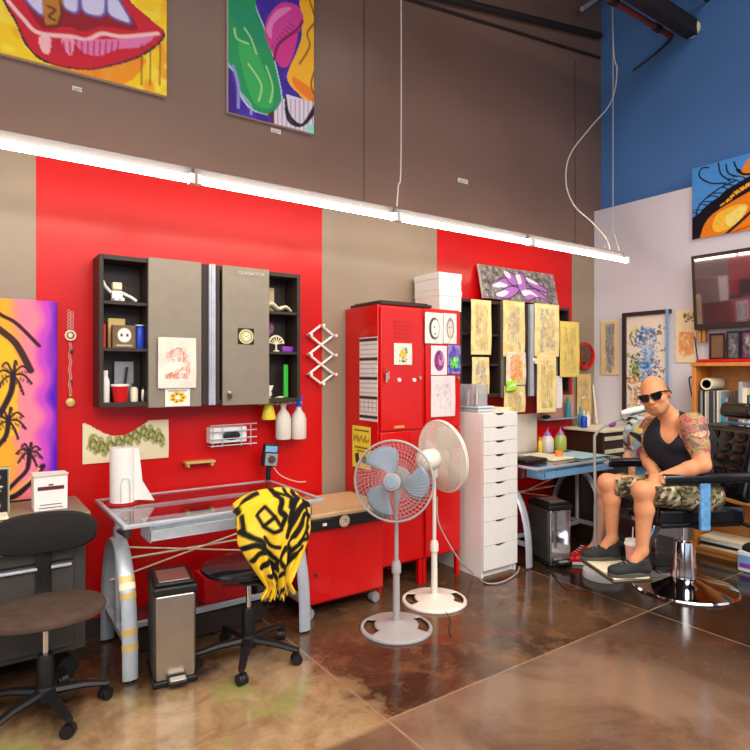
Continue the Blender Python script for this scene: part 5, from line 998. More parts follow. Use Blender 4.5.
MB().box((4.657, 1.87, .03), (4.6595, 2.03, .12)).box((4.67, 1.857, .03), (4.79, 1.8595, .12)).build('label_panel', 'blue_tape', t); MB().box((4.655, 1.88, .035), (4.6565, 2.02, .065)).box((4.68, 1.8555, .035), (4.78, 1.857, .065)).build('label_stripe', 'purple', t); MB().ball((4.73, 1.95, .155), .075, 12, (.9, 1.1, .75)).build('dark_bag', 'black_fabric', t)
# on top of the bookcase
MB().box((4.85, 1.5, bz+.001), (5.03, 2.43, bz+.026)).build('red_folder', 'red_plastic', label='flat red folder lying on top of the bookcase', cat='folder', bevel=.006)
def stand(y0, y1, m, bg, h, seed, label, cat='frame', draw=True):
    sheet('photo_frame', label, 0, 0, 0, 0, 5.04, (lambda c: (c.ell(.5, .5, .33, .38, (120, 130, 120)), c.ell(.5, .42, .18, .22, (170, 160, 150)), c.scrib(.15, .15, .85, .85, 14, (60, 50, 70), .7, 1, seed), c.line([(.04, .03), (.96, .03), (.96, .97), (.04, .97), (.04, .03)], 3, (40, 20, 40)))) if draw else (lambda c: c.line([(.04, .03), (.96, .03), (.96, .97), (.04, .97), (.04, .03)], 4, (60, 14, 30))), plane='x', box=(y0, y1, bz+.028, bz+h), bg=bg, cat=cat, th=.015, curl=0, res=.006, m=GLOSSART, edge='cab_black')
stand(2.455, 2.425, None, (225, 222, 225), .24, 1, 'thin white board end standing at the left on the bookcase', 'board', False) if False else None
MB().box((5.05, 2.49, 1.70), (5.10, 2.515, 2.02)).box((5.05, 2.46, 1.70), (5.10, 2.478, 2.0)).build('wood_slats', 'wood_side', label='narrow wooden slats on the wall at the lower left of the television', cat='slat')
stand(2.42, 2.30, None, (120, 92, 66), .24, 2, 'brown backed frame in dark red border on the bookcase, leftmost frame', draw=False)
stand(2.285, 2.19, None, (90, 110, 92), .25, 3, 'green toned picture of a figure on the bookcase, middle frame'); stand(2.18, 2.08, None, (110, 70, 110), .25, 4, 'violet toned picture of a figure on the bookcase, right of the green one'); stand(2.07, 1.96, None, (30, 50, 80), .25, 6, 'dark blue picture on the bookcase at the right edge of the photo')
cable('television_cable', [(5.085, 2.56, 1.75), (5.09, 2.545, 1.62), (5.09, 2.53, 1.50), (5.07, 2.53, 1.42), (5.08, 2.60, 1.40), (5.10, 2.60, 1.30), (5.10, 2.57, 1.15), (5.10, 2.54, .9)], .005, 'dark_cord', 'dark cable looping beside the left side of the bookcase')
# ================================================================ IMPLICIT BODIES
class Vol:
    def __init__(s, lo, hi, h=.006):
        s.h = h; s.lo = np.array(lo, float); n = np.ceil((np.array(hi)-s.lo)/h).astype(int)+1; s.n = n; s.d = np.full(n, .25, np.float32)
    def win(s, lo, hi):
        a = np.clip(np.floor((np.array(lo)-s.lo)/s.h).astype(int), 0, s.n-1); b = np.clip(np.ceil((np.array(hi)-s.lo)/s.h).astype(int)+1, 1, s.n)
        g = [s.lo[i]+s.h*np.arange(a[i], b[i]) for i in range(3)]; X, Y, Z = np.meshgrid(*g, indexing='ij'); return tuple(slice(a[i], b[i]) for i in range(3)), X, Y, Z
    def mix(s, sl, e, k, op):
        d = s.d[sl]
        if op == 'add': hh = np.maximum(k-np.abs(d-e), 0)/max(k, 1e-6); s.d[sl] = np.minimum(d, e)-hh*hh*k/4
        else: hh = np.maximum(k-np.abs(d+e), 0)/max(k, 1e-6); s.d[sl] = np.maximum(d, -e)+hh*hh*k/4
    def cap(s, a, b, ra, rb, k=.02, op='add'):
        a, b = np.array(a, float), np.array(b, float); m = max(ra, rb)+k+4*s.h+(.02 if op == 'add' else 0); sl, X, Y, Z = s.win(np.minimum(a, b)-m, np.maximum(a, b)+m)
        ab = b-a; L = ab.dot(ab)+1e-9; t = np.clip(((X-a[0])*ab[0]+(Y-a[1])*ab[1]+(Z-a[2])*ab[2])/L, 0, 1)
        e = np.sqrt((X-a[0]-t*ab[0])**2+(Y-a[1]-t*ab[1])**2+(Z-a[2]-t*ab[2])**2)-(ra+(rb-ra)*t); s.mix(sl, e, k, op); return s
    def ell(s, c, r, ax, k=.02, op='add'):
        c = np.array(c, float); m = max(r)+k+4*s.h+.02; sl, X, Y, Z = s.win(c-m, c+m); q = []; g = []
        for i in range(3):
            a = np.array(ax[i], float); p = (X-c[0])*a[0]+(Y-c[1])*a[1]+(Z-c[2])*a[2]; q.append(p/r[i]); g.append(p/r[i]**2)
        k0 = np.sqrt(q[0]**2+q[1]**2+q[2]**2); k1 = np.sqrt(g[0]**2+g[1]**2+g[2]**2)+1e-6; e = k0*(k0-1)/k1; s.mix(sl, e, k, op); return s
    def plane(s, p, n, lo=None, hi=None):   # remove everything on the side of n (inside an optional window)
        sl, X, Y, Z = s.win(lo if lo is not None else s.lo, hi if hi is not None else s.lo+s.n*s.h)
        e = (X-p[0])*n[0]+(Y-p[1])*n[1]+(Z-p[2])*n[2]; s.d[sl] = np.maximum(s.d[sl], e); return s
    def mesh(s):
        d = s.d; ins = d < 0; nx, ny, nz = s.n; c = sum(ins[i:nx-1+i, j:ny-1+j, k:nz-1+k].astype(np.int8) for i in (0, 1) for j in (0, 1) for k in (0, 1))
        act = np.argwhere((c > 0) & (c < 8)); idx = np.full((nx-1, ny-1, nz-1), -1, np.int64); idx[tuple(act.T)] = np.arange(len(act)); acc = np.zeros((len(act), 3)); cnt = np.zeros(len(act))
        cor = [(i, j, k) for i in (0, 1) for j in (0, 1) for k in (0, 1)]; val = {q: d[act[:, 0]+q[0], act[:, 1]+q[1], act[:, 2]+q[2]] for q in cor}
        for q in cor:
            for ax in range(3):
                if q[ax]: continue
                w = list(q); w[ax] = 1; v0, v1 = val[q], val[tuple(w)]; m = (v0 < 0) != (v1 < 0); t = np.where(m, v0/np.where(m, v0-v1, 1), 0)
                p = np.tile(np.array(q, float), (len(act), 1)); p[:, ax] += t; acc[m] += p[m]; cnt[m] += 1
        V = s.lo+s.h*(act+acc/cnt[:, None]); F = []
        for ax in range(3):
            o1, o2 = [(1, 2), (2, 0), (0, 1)][ax]; A = [slice(None)]*3; B = [slice(None)]*3; A[ax] = slice(0, -1); B[ax] = slice(1, None)
            ch = np.argwhere(ins[tuple(A)] != ins[tuple(B)]); ch = ch[(ch[:, o1] > 0) & (ch[:, o2] > 0) & (ch[:, o1] < s.n[o1]-1) & (ch[:, o2] < s.n[o2]-1)]
            e1 = np.zeros(3, int); e1[o1] = 1; e2 = np.zeros(3, int); e2[o2] = 1
            q = np.stack([idx[tuple((ch-e1-e2).T)], idx[tuple((ch-e2).T)], idx[tuple(ch.T)], idx[tuple((ch-e1).T)]], -1); fl = ins[tuple(A)][tuple(ch.T)]; q[~fl] = q[~fl][:, ::-1]; F.append(q)
        return V, np.concatenate(F)
    def build(s, name, m, parent=None, colfn=None, relax=2):
        V, F = s.mesh()
        for _ in range(relax):
            S = np.zeros_like(V); n = np.zeros(len(V))
            for i in range(4):
                a, b = F[:, i], F[:, (i+1) % 4]; np.add.at(S, a, V[b]); np.add.at(S, b, V[a]); np.add.at(n, a, 1); np.add.at(n, b, 1)
            V = V*.5+.5*S/np.maximum(n, 1)[:, None]
        me = bpy.data.meshes.new(name); o = bpy.data.objects.new(name, me); C.objects.link(o); W = V.copy()
        if parent is not None: o.parent = parent; Mi = np.array(gw(parent).inverted()); V = V @ Mi[:3, :3].T+Mi[:3, 3]; WM[o.name] = gw(parent)
        else: c = (V.min(0)+V.max(0))/2; c[2] = V[:, 2].min(); V = V-c; o.location = c; WM[o.name] = Matrix.Translation(Vector(c))
        me.from_pydata(V.tolist(), [], F.tolist()); me.materials.append(M[m] if isinstance(m, str) else m); me.polygons.foreach_set('use_smooth', [True]*len(F))
        if colfn is not None:
            cc = np.ones((len(V), 4)); cc[:, :3] = lin(np.clip(colfn(W), 0, 255)); me.color_attributes.new('Col', 'FLOAT_COLOR', 'POINT').data.foreach_set('color', cc.ravel().astype(np.float32))
        return o
def n3(P, s, seed=0):
    r = np.random.default_rng(seed); v = np.zeros(len(P))
    for i in range(6):
        k = r.normal(size=3)/s*r.uniform(.6, 1.6); v += np.sin(P @ k*3+r.uniform(0, 6.28)+1.4*np.sin(P @ (r.normal(size=3)/s)))
    return v/6
def V3(*a): return np.array(a, float)
FW, RT, UP = V3(FX, FY, 0), V3(RX, RY, 0), V3(0, 0, 1)
def A(u, v, d): return np.array(at(u, v, d))
def nrm(v): return np.array(v)/np.linalg.norm(v)
def ortho(f, up): f = nrm(f); s = nrm(np.cross(f, up)); return f, s, np.cross(s, f)     # forward, side(right), up
def hand(vol, w, dirn, back, side, s=1.0, curl=.5, spread=.012):
    # w wrist, dirn towards the knuckles, back = out of the back of the hand, side = towards the thumb
    d, b, t = nrm(dirn), nrm(back), nrm(side); pc = w+d*.045*s; kn = w+d*.088*s
    vol.ell(pc, (.050*s, .040*s, .017*s), (d, t, b), .012); vol.cap(w, pc, .027*s, .024*s, .015)
    for i, L in enumerate((.070, .078, .073, .058)):
        off = (.030-.020*i)*s; p = kn+t*off; a = 0; q = p
        vol.cap(w+d*.05*s+t*off*.7, p, .0105*s, .0098*s, .006)
        for j, f in enumerate((.45, .32, .23)):
            a += curl*(.9 if j == 0 else 1.1); dd = d*math.cos(a)-b*math.sin(a)+t*(.06*(1.5-i)); e = q+nrm(dd)*L*f*s; vol.cap(q, e, .0095*s-.0008*j, .0088*s-.0008*j, .0035); q = e
    p = w+d*.022*s+t*.026*s-b*.006; q = p+nrm(d*.75+t*.65-b*.25)*.038*s; e = q+nrm(d*.9+t*.15-b*.45)*.032*s; vol.cap(w+d*.01, p, .016*s, .014*s, .01); vol.cap(p, q, .0135*s, .011*s, .006); vol.cap(q, e, .011*s, .0095*s, .004)
def head(vol, c, F, S, U, s=1.0):
    g = lambda f, r, u: c+(F*f+S*r+U*u)*s
    vol.ell(g(-.015, 0, .035), (.098*s, .076*s, .092*s), (F, S, U), .02); vol.ell(g(.022, 0, -.02), (.072*s, .066*s, .088*s), (F, S, U), .03)
    vol.ell(g(.055, 0, -.082), (.034*s, .034*s, .026*s), (F, S, U), .03); vol.cap(g(.02, .052, -.06), g(.06, .02, -.088), .022*s, .018*s, .025); vol.cap(g(.02, -.052, -.06), g(.06, -.02, -.088), .022*s, .018*s, .025)
    vol.cap(g(.084, .03, .024), g(.084, -.03, .024), .011*s, .011*s, .012)
    vol.cap(g(.093, 0, .010), g(.113, 0, -.026), .008*s, .0125*s, .008); 
    for q in (-1, 1):
        vol.ell(g(.105, q*.012, -.031), (.009*s, .008*s, .007*s), (F, S, U), .005); vol.ell(g(.062, q*.046, -.018), (.028*s, .022*s, .022*s), (F, S, U), .02)
        vol.ell(g(.086, q*.030, .006), (.014*s, .017*s, .010*s), (F, S, U), .006, 'sub'); vol.ell(g(.079, q*.030, .006), (.013*s, .015*s, .011*s), (F, S, U), .003)
        vol.ell(g(-.012, q*.080, -.005), (.020*s, .008*s, .031*s), (nrm(F-U*.15), nrm(S*q+F*-.35), nrm(U+F*.15)), .006); vol.ell(g(-.008, q*.089, -.003), (.009*s, .005*s, .016*s), (F, S, U), .004, 'sub')
    vol.cap(g(.093, -.018, -.056), g(.093, .018, -.056), .0065*s, .0065*s, .005); vol.cap(g(.090, -.015, -.068), g(.090, .015, -.068), .0075*s, .0075*s, .005); vol.cap(g(.101, -.022, -.062), g(.101, .022, -.062), .0022*s, .0022*s, .002, 'sub')
def leg(vol, hip, kn, an, r=(.088, .056, .06, .036)):
    vol.cap(hip, kn, r[0], r[1], .03); m = kn+(an-kn)*.32; bk = nrm(np.cross(np.cross(an-kn, kn-hip), an-kn)); bk = bk if bk.dot(hip-kn) > 0 else -bk
    vol.cap(kn, m+bk*.018, r[1]*.93, r[2], .03); vol.cap(m+bk*.018, an, r[2], r[3], .025); vol.ell(kn-bk*.012+(an-kn)*.03, (.046, .046, .05), (V3(1, 0, 0), V3(0, 1, 0), UP), .02)
def torso(vol, Lh, Rh, Ls, Rs, fdir, g=0, thin=1.0):
    sd = nrm(Ls-Rs); up = nrm((Ls+Rs)/2-(Lh+Rh)/2); fd = nrm(fdir-up*fdir.dot(up)); hs = nrm(Lh-Rh); W_ = np.linalg.norm(Ls-Rs)/2; sc = (Ls+Rs)/2; pc = (Lh+Rh)/2
    vol.ell(pc+UP*.01, (.175*thin+g, .125*thin+g, .125+g), (hs, nrm(np.cross(hs, UP)), UP), .03)
    m = pc*.58+sc*.42; vol.ell(m+fd*.008, (.158*thin+g, .12*thin+g, .19+g), (nrm(sd+hs), nrm(np.cross(nrm(sd+hs), up)), up), .06)
    c = sc-up*.115-fd*.004; vol.ell(c, (.175*thin+g, .118*thin+g, .175+g), (sd, fd, up), .06)
    vol.ell(sc-up*.10+fd*.07+sd*.065, (.075, .04+g, .06), (sd, fd, up), .03); vol.ell(sc-up*.10+fd*.07-sd*.065, (.075, .04+g, .06), (sd, fd, up), .03)
    vol.cap(Ls-sd*.03, sc+up*.03, .05+g, .055+g, .04); vol.cap(Rs+sd*.03, sc+up*.03, .05+g, .055+g, .04)
    return sd, fd, up, sc
def shoe(parent, heel, toe, solez, label_m='shoe', sole_m='shoe_sole', name='shoe', L=None, toplevel=None):
    h, t = V3(heel[0], heel[1], solez), V3(toe[0], toe[1], solez); d = nrm(t-h); s = nrm(np.cross(UP, d)); L = np.linalg.norm(t-h)
    v = Vol(np.minimum(h, t)-.09, np.maximum(h, t)+V3(.09, .09, .17), .0045)
    v.cap(h+d*.035+UP*.045, h+d*(L-.04)+UP*.038, .037, .034, .02); v.ell(h+d*(L-.075)+UP*.035, (.075, .047, .036), (d, s, UP), .02); v.cap(h+d*.045+UP*.05, h+d*.055+UP*.105, .042, .040, .02); v.cap(h+d*.07+UP*.09, h+d*(L*.62)+UP*.058, .036, .030, .025)
    v.plane(h+UP*.016, -UP); v.plane(h+UP*.118-d*.0, nrm(UP+d*.25)); v.ell(h+d*.055+UP*.125, (.036, .032, .022), (d, s, UP), .004, 'sub')
    o = v.build('upper' if toplevel is not None else name, label_m, parent)
    out = []
    for i in range(36):
        a = 2*math.pi*i/36; x = math.cos(a); w_ = .046 if x > 0 else .038; out.append(h+d*(L/2+x*L/2*1.01)+s*math.sin(a)*(w_+.004)*abs(math.sin(a))**-.25 if abs(math.sin(a)) > .05 else h+d*(L/2+x*L/2*1.01))
    pb = o if toplevel is None else parent
    WM[o.name] = gw(parent)
    MB().prism([tuple(p+UP*.0) for p in out], (0, 0, 0), (0, 0, .024)).build('sole', sole_m, pb, bevel=.003)
    lc = MB()
    for i in range(5): q = h+d*(.095+i*.022)+UP*(.118-.0125*i); lc.tube([tuple(q-s*.018), tuple(q+UP*.004), tuple(q+s*.018)], .003, 6)
    lc.build('laces', 'grey_plastic' if toplevel is None else 'white', pb)
    return o
# ================================================================ BARBER CHAIR
CX_, CY_ = 3.99, 2.08; CR = math.atan2(.47, -.88)
t = empty('barber_chair', (CX_, CY_, 0), CR, 'black vinyl barber chair with a chrome round base in which the man sits', 'chair'); K = dict(parent=t, world=False); chair = t
MB().lathe([(0, 0), (.325, 0), (.33, .008), (.322, .018), (.27, .028), (.20, .040), (.14, .056), (.09, .075), (0, .085)], n=64).build('base', 'chrome', **K)
MB().lathe([(0, .08), (.082, .08), (.078, .10), (.066, .30), (.062, .315), (.03, .32), (0, .32)], n=40).build('pump_column', 'chrome', **K); MB().tube([(0, 0, .31), (0, 0, .47)], .024, 20).build('piston', 'chrome', **K)
MB().box((-.27, -.34, .475), (-.22, .34, .49)).box((.08, -.34, .475), (.125, .34, .49)).box((-.24, -.22, .462), (.30, .22, .482)).box((-.2, -.03, .44), (.28, .03, .462)).build('seat_frame', 'black_metal', bevel=.004, **K)
MB().box((-.25, -.265, .485), (.34, .265, .60)).build('seat', 'vinyl', bevel=.03, seg=4, **K)
R15 = Matrix.Rotation(math.radians(-12), 3, 'Y')
MB().box((-.40, -.25, .60), (-.28, .25, 1.09), R15).build('backrest', 'vinyl', bevel=.05, seg=5, **K)
tf = MB()
for j in range(5):
    for i in range(3):
        z_ = .70+j*.08; tf.ball((-.272-(z_-.845)*.21, -.13+i*.13, z_), .045, 8, (.08, 1.25, .85))
tf.build('tufting', 'vinyl', **K)
MB().tube(smooth([(-.30, .235, .62), (-.345, .25, .8), (-.39, .25, 1.0), (-.405, .2, 1.085), (-.41, 0, 1.10), (-.405, -.2, 1.085), (-.39, -.25, 1.0), (-.345, -.25, .8), (-.30, -.235, .62)]), .009, 8).build('back_piping', 'blue_vinyl_and_sheen', **K)
MB().box((-.47, -.015, 1.0), (-.45, .015, 1.17), R15).build('headrest_post', 'chrome', **K); MB().box((-.49, -.15, 1.13), (-.36, .15, 1.235), R15).build('headrest', 'vinyl', bevel=.035, seg=4, **K)
for sy in (-1, 1):
    y0, y1 = sorted((sy*.30, sy*.37)); a_ = MB().box((-.34, y0, .765), (.37, y1, .828)).build('armrest', 'vinyl', bevel=.022, seg=4, **K); WM[a_.name] = gw(t)
    MB().box((-.28, sy*.348-.012, .49), (-.21, sy*.348+.012, .776)).build('rear_arm_support', 'blue_vinyl_and_sheen', **K, bevel=.004, label='pale blue support')
    MB().box((.07, sy*.350-.012, .48), (.135, sy*.350+.012, .776)).build('arm_support', 'blue_vinyl_and_sheen', **K, bevel=.004, label='pale blue support')
    MB().box((.365, sy*.335-.03, .772), (.374, sy*.335+.03, .82)).build('arm_cap', 'chrome', **K, bevel=.003)
for y in (.22, -.12): MB().hexa([(.30, y-.006, .485), (.335, y-.006, .485), (.335, y+.006, .485), (.30, y+.006, .485)][::1], [(.475, y-.006, .183), (.51, y-.006, .183), (.51, y+.006, .183), (.475, y+.006, .183)]).build('footrest_strut', 'chrome_dark', **K)
MB().hexa([(.345, -.13, .46), (.375, -.13, .475), (.375, .20, .475), (.345, .20, .46)], [(.45, -.13, .235), (.475, -.13, .25), (.475, .20, .25), (.45, .20, .235)]).build('calf_pad', 'vinyl', **K, bevel=.012, seg=3)
MB().tube([(.35, .215, .465), (.455, .215, .24)], .010, 8).build('calf_edge_sheen', 'blue_vinyl_and_sheen', **K)  # blue strip stands for the blue light caught along the pad edge
MB().box((.45, -.08, .183), (.70, .36, .200)).build('footplate', 'chrome_dark', bevel=.003, **K); MB().box((.46, -.07, .2005), (.69, .35, .211)).build('tread', 'cream', bevel=.003, **K)
MB().tube([(.05, -.22, .455), (.05, -.33, .44), (.05, -.40, .43)], .010, 8).build('lever', 'chrome', **K)
# ================================================================ THE MAN
man = empty('person', (CX_, CY_, .6), 0, 'bald man in sunglasses, black tank top and camouflage shorts sitting in the barber chair', 'person')
Lh, Rh = A(706, 496, 3.76), A(686, 491, 3.99); Lk, Rk = A(642, 490, 3.62), A(607, 482, 3.93); La, Ra = A(642, 551, 3.62), A(612, 538, 3.93)
Ls, Rs = A(693, 425, 3.71), A(655, 426, 3.99); Le, Re = A(703, 465, 3.61), A(648, 457, 4.05); Lw, Rw = A(662, 477, 3.66), A(654, 474, 3.84)
hc = A(655, 396, 3.80); F_, S_, U_ = ortho(-RT*.62-FW*.76-UP*.10, UP-RT*.30+FW*.05)
body = Vol(V3(3.10, 1.72, .20), V3(4.45, 2.75, 1.45), .006); fdir = -RT*.72-FW*.69
sd, fd, up, sc = torso(body, Lh, Rh, Ls, Rs, fdir)
body.cap(sc+up*.04-fd*.01, hc-U_*.05-F_*.02, .060, .054, .03); head(body, hc, F_, S_, U_, 1.03)
for s_, e_, w_ in ((Ls, Le, Lw), (Rs, Re, Rw)):
    big = 1.0 if s_ is Ls else .92; body.ell(s_, (.078*big,)*3, (V3(1, 0, 0), V3(0, 1, 0), UP), .04); m_ = s_*.5+e_*.5; body.cap(s_, m_, .070*big, .064*big, .03); body.cap(m_, e_, .064*big, .045, .02)
    f_ = e_*.68+w_*.32; body.cap(e_, f_, .045, .046, .02); body.cap(f_, w_, .046, .029, .02)
leg(body, Lh, Lk, La, (.085, .054, .054, .034)); leg(body, Rh, Rk, Ra, (.085, .054, .054, .034))
for an, tt in ((La, -RT*1.0-FW*.12), (Ra, -RT*1.0-FW*.05)): body.cap(an, an+nrm(tt)*.05-UP*.06, .036, .034, .02)
hand(body, Lw, -RT*.85-UP*.35+FW*.25, UP*.75-FW*.45-RT*.3, -FW*.2+RT*-.1+FW*.9, .95, .62)
hand(body, Rw, -RT*.5-UP*.62-FW*.55, UP*.4-RT*.75+FW*.1, -FW*.9+RT*.1, .95, .7)
def skincol(P):
    base = np.tile(V3(216, 146, 104), (len(P), 1)); base += n3(P, .06, 2)[:, None]*V3(8, 7, 6)
    def seg(a, b):
        ab = b-a; t_ = np.clip((P-a) @ ab/ab.dot(ab), 0, 1.0); return t_, np.linalg.norm(P-a-t_[:, None]*ab, axis=1)
    for a, b, lo, hi, pal in ((Ls, Le, -1, .80, [(120, 100, 120), (200, 90, 110), (160, 146, 96), (96, 90, 104), (236, 170, 140)]), (Rs, Re, -1, .9, [(150, 110, 60), (196, 140, 60), (110, 90, 60), (220, 160, 90), (120, 90, 70)])):
        ab = b-a; tt = (P-a) @ ab/ab.dot(ab); _, D = seg(a, b); m = (D < .10) & (tt > -.55) & (tt < hi) & (((P-sc) @ sd)*(1 if a is Ls else -1) > .115)
        k = np.clip(((n3(P, .06, 5)+1)/2*5*1.3-.6).astype(int), 0, 4); c = np.array(pal, float)[k]; ln = np.abs(n3(P, .03, 8)) < .07; c[ln] = c[ln]*.45
        al = (.72 if a is Ls else .6)*np.clip((hi-tt)*14, 0, 1)*np.clip((n3(P, .05, 9)+.85)*2, .25, 1); base[m] = base[m]*(1-al[m, None])+c[m]*al[m, None]
    H = P-hc; f, s, u = H @ F_, H @ S_, H @ U_; hd = (np.linalg.norm(H, axis=1) < .17)
    st = hd & (((f < .035) & (u > .0) & (u < .105)) ) & (np.linalg.norm(np.stack([s, f+.01], -1), axis=1) > .02); al = np.clip((.05-f)*12, 0, 1)*np.clip((.115-u)*14, 0, 1)*.45; base[st] = base[st]*(1-al[st, None])+V3(80, 62, 56)*al[st, None]
    bd = hd & (u < -.055) & (f > .0); base[bd] = base[bd]*.74+V3(96, 76, 64)*.26; lp = hd & (u < -.053) & (u > -.071) & (f > .088) & (np.abs(s) < .022); base[lp] = V3(190, 116, 88)
    return base
body.build('body', SKIN, man, skincol)
# tank top
tk = Vol(V3(3.55, 1.70, .55), V3(4.45, 2.75, 1.30), .006); torso(tk, Lh, Rh, Ls, Rs, fdir, g=.012)
tk.plane(sc+up*.095+fd*.02, nrm(up+fd*.1)); 
tk.ell(sc+fd*.085+up*.03, (.056, .10, .115), (sd, fd, up), .01, 'sub'); tk.cap(sc+up*.03, sc+up*.14, .050, .060, .01, 'sub'); tk.ell(sc-fd*.10+up*.05, (.075, .06, .06), (sd, fd, up), .01, 'sub')
for q, S0 in ((1, Ls), (-1, Rs)): tk.ell(S0+sd*q*.050-up*.02, (.075, .15, .115), (sd, fd, up), .01, 'sub')
tk.plane((Lh+Rh)/2-UP*.04, -UP); tk.build('tank_top', 'tank', man)
# shorts
sh = Vol(V3(3.25, 1.70, .50), V3(4.45, 2.75, .90), .006); sh.ell((Lh+Rh)/2+UP*.005, (.195, .15, .125), (nrm(Lh-Rh), nrm(np.cross(Lh-Rh, UP)), UP), .03)
for h_, k_ in ((Lh, Lk), (Rh, Rk)): sh.cap(h_, k_+(k_-h_)*.12, .104, .088, .03)
for h_, k_ in ((Lh, Lk), (Rh, Rk)):
    d_ = nrm(k_-h_); p_ = h_+(k_-h_)*(.96 if h_ is Rh else .90); sh.plane(p_, nrm(d_-UP*.12), k_-V3(.14, .14, .2), k_+V3(.14, .14, .2))
for i in range(5):
    pass
sh.plane((Lh+Rh)/2+UP*.10, UP)
def camo(P):
    a, b, c = n3(P, .045, 21), n3(P, .04, 22), n3(P, .03, 23); o = np.tile(V3(150, 132, 104), (len(P), 1)); o[a > .12] = V3(98, 98, 66); o[b > .22] = V3(70, 52, 38); o[c > .34] = V3(38, 38, 34); o[(a < -.34)] = V3(192, 176, 146); return o
sh.build('shorts', CLOTHC, man, camo)
nL, nR = nrm(-RT*1.0-FW*.10), nrm(-RT*1.0-FW*.0)
shoe(man, La-nL*.055, La+nL*.215, .213); shoe(man, Ra-nR*.055, Ra+nR*.205, .213)
# sunglasses
g = lambda f, s, u: hc+(F_*f+S_*s+U_*u)*1.035
fr = MB()
def tp(p): return tuple(p)
lens_o = None
gl = MB(); 
for q in (-1, 1):
    o = [(.098, .010), (.090, .060)]; pts = [g(.104, q*.008, .024), g(.090, q*.064, .028), g(.088, q*.066, .008), g(.096, q*.050, -.016), g(.104, q*.020, -.016), g(.108, q*.009, .0)]
    gl.prism([tp(p) for p in pts], (0, 0, 0), tp(F_*.005)); fr.tube([tp(p+F_*.003) for p in pts], .0036, 6, closed=True); fr.tube([tp(g(.088, q*.067, .024)), tp(g(.05, q*.083, .020)), tp(g(-.015, q*.088, .012)), tp(g(-.03, q*.086, -.008))], .0045, 6)
fr.tube([tp(g(.110, -.01, .014)), tp(g(.112, 0, .018)), tp(g(.110, .01, .014))], .004, 6)
sg = fr.build('sunglasses', 'black_plastic', man); WM[sg.name] = gw(man); gl.build('lens', 'lens', sg)
# ================================================================ SECOND PERSON (behind, mostly hidden)
p2 = empty('person', tuple(A(648, 490, 4.62)[:2])+(.5,), 0, 'person in a patterned grey, pink and yellow shirt and red shoes sitting behind the man', 'person')
l2, r2 = A(662, 480, 4.50), A(648, 478, 4.74); lk2, rk2 = A(640, 484, 4.32), A(604, 489, 4.50); la2, ra2 = A(636, 541, 4.34), A(597, 543, 4.50)
ls2, rs2 = A(664, 424, 4.46), A(640, 425, 4.74); hc2 = A(656, 398, 4.60); F2, S2_, U2 = ortho(-RT*.75-FW*.55-UP*.05, UP)
b2 = Vol(V3(3.75, 1.95, .02), V3(4.84, 3.05, 1.42), .008); s2, f2, u2, sc2 = torso(b2, l2, r2, ls2, rs2, -RT*.8-FW*.6, thin=.9)
b2.cap(sc2+u2*.03, hc2-U2*.05, .05, .048, .03); head(b2, hc2, F2, S2_, U2, .95); leg(b2, l2, lk2, la2, (.08, .052, .052, .034)); leg(b2, r2, rk2, ra2, (.08, .052, .054, .034))
le2, re2 = A(668, 462, 4.36), A(628, 458, 4.70); lw2, rw2 = A(650, 474, 4.34), A(633, 470, 4.50)
for a, b, c in ((ls2, le2, lw2), (rs2, re2, rw2)): b2.cap(a, b, .05, .038, .03); b2.cap(b, c, .038, .026, .02)
hand(b2, lw2, -RT-UP*.3, UP, FW, .9, .5); hand(b2, rw2, -RT*.4-FW-UP*.2, UP, RT*.5-FW*.1, .9, .5)
for an in (la2, ra2): b2.cap(an, an-RT*.05-UP*.05, .033, .03, .02)
b2.build('body', SKIN, p2, lambda P: np.tile(V3(222, 164, 134), (len(P), 1))+n3(P, .06, 2)[:, None]*6)
t2_ = Vol(V3(4.0, 2.0, .45), V3(4.84, 3.05, 1.25), .008); torso(t2_, l2, r2, ls2, rs2, -RT*.8-FW*.6, g=.016, thin=.95)
for a, b in ((ls2, le2), (rs2, re2)): t2_.cap(a, a*.35+b*.65, .068, .066, .03)
t2_.plane(sc2+u2*.065, u2); t2_.plane((l2+r2)/2-UP*.02, -UP)
def shirt(P):
    a, b, c = n3(P, .09, 31), n3(P, .08, 32), n3(P, .06, 33); o = np.tile(V3(150, 172, 182), (len(P), 1)); o[a > .10] = V3(206, 190, 110); o[b > .20] = V3(150, 70, 96); o[c > .30] = V3(44, 44, 52); o[a < -.30] = V3(210, 216, 214); return o
t2_.build('shirt', CLOTHC, p2, shirt)
s3 = Vol(V3(3.85, 2.0, .42), V3(4.84, 3.05, .80), .008); s3.ell((l2+r2)/2, (.18, .13, .11), (nrm(l2-r2), nrm(np.cross(l2-r2, UP)), UP), .03)
for h_, k_ in ((l2, lk2), (r2, rk2)): s3.cap(h_, h_*.25+k_*.75, .092, .075, .03)
s3.build('shorts', 'dark_grey', p2)
hr = Vol(hc2-.16, hc2+.16, .007); hr.ell(hc2-F2*.022+U2*.038, (.098, .082, .098), (F2, S2_, U2), .01); hr.ell(hc2+F2*.09-U2*.03, (.08, .09, .085), (F2, S2_, U2), .01, 'sub'); hr.build('hair', 'cab_black', p2)
shoe(p2, la2+FW*.05+RT*.01, la2-FW*.18-RT*.05, .001, 'red_plastic', 'white'); shoe(p2, ra2+RT*.05, ra2-RT*.20, .001, 'red_plastic', 'white')
pz = (l2+r2)/2; t = empty('round_stool', (pz[0], pz[1], 0), 0, 'dark round stool under the person behind the man', 'stool'); K = dict(parent=t, world=False)
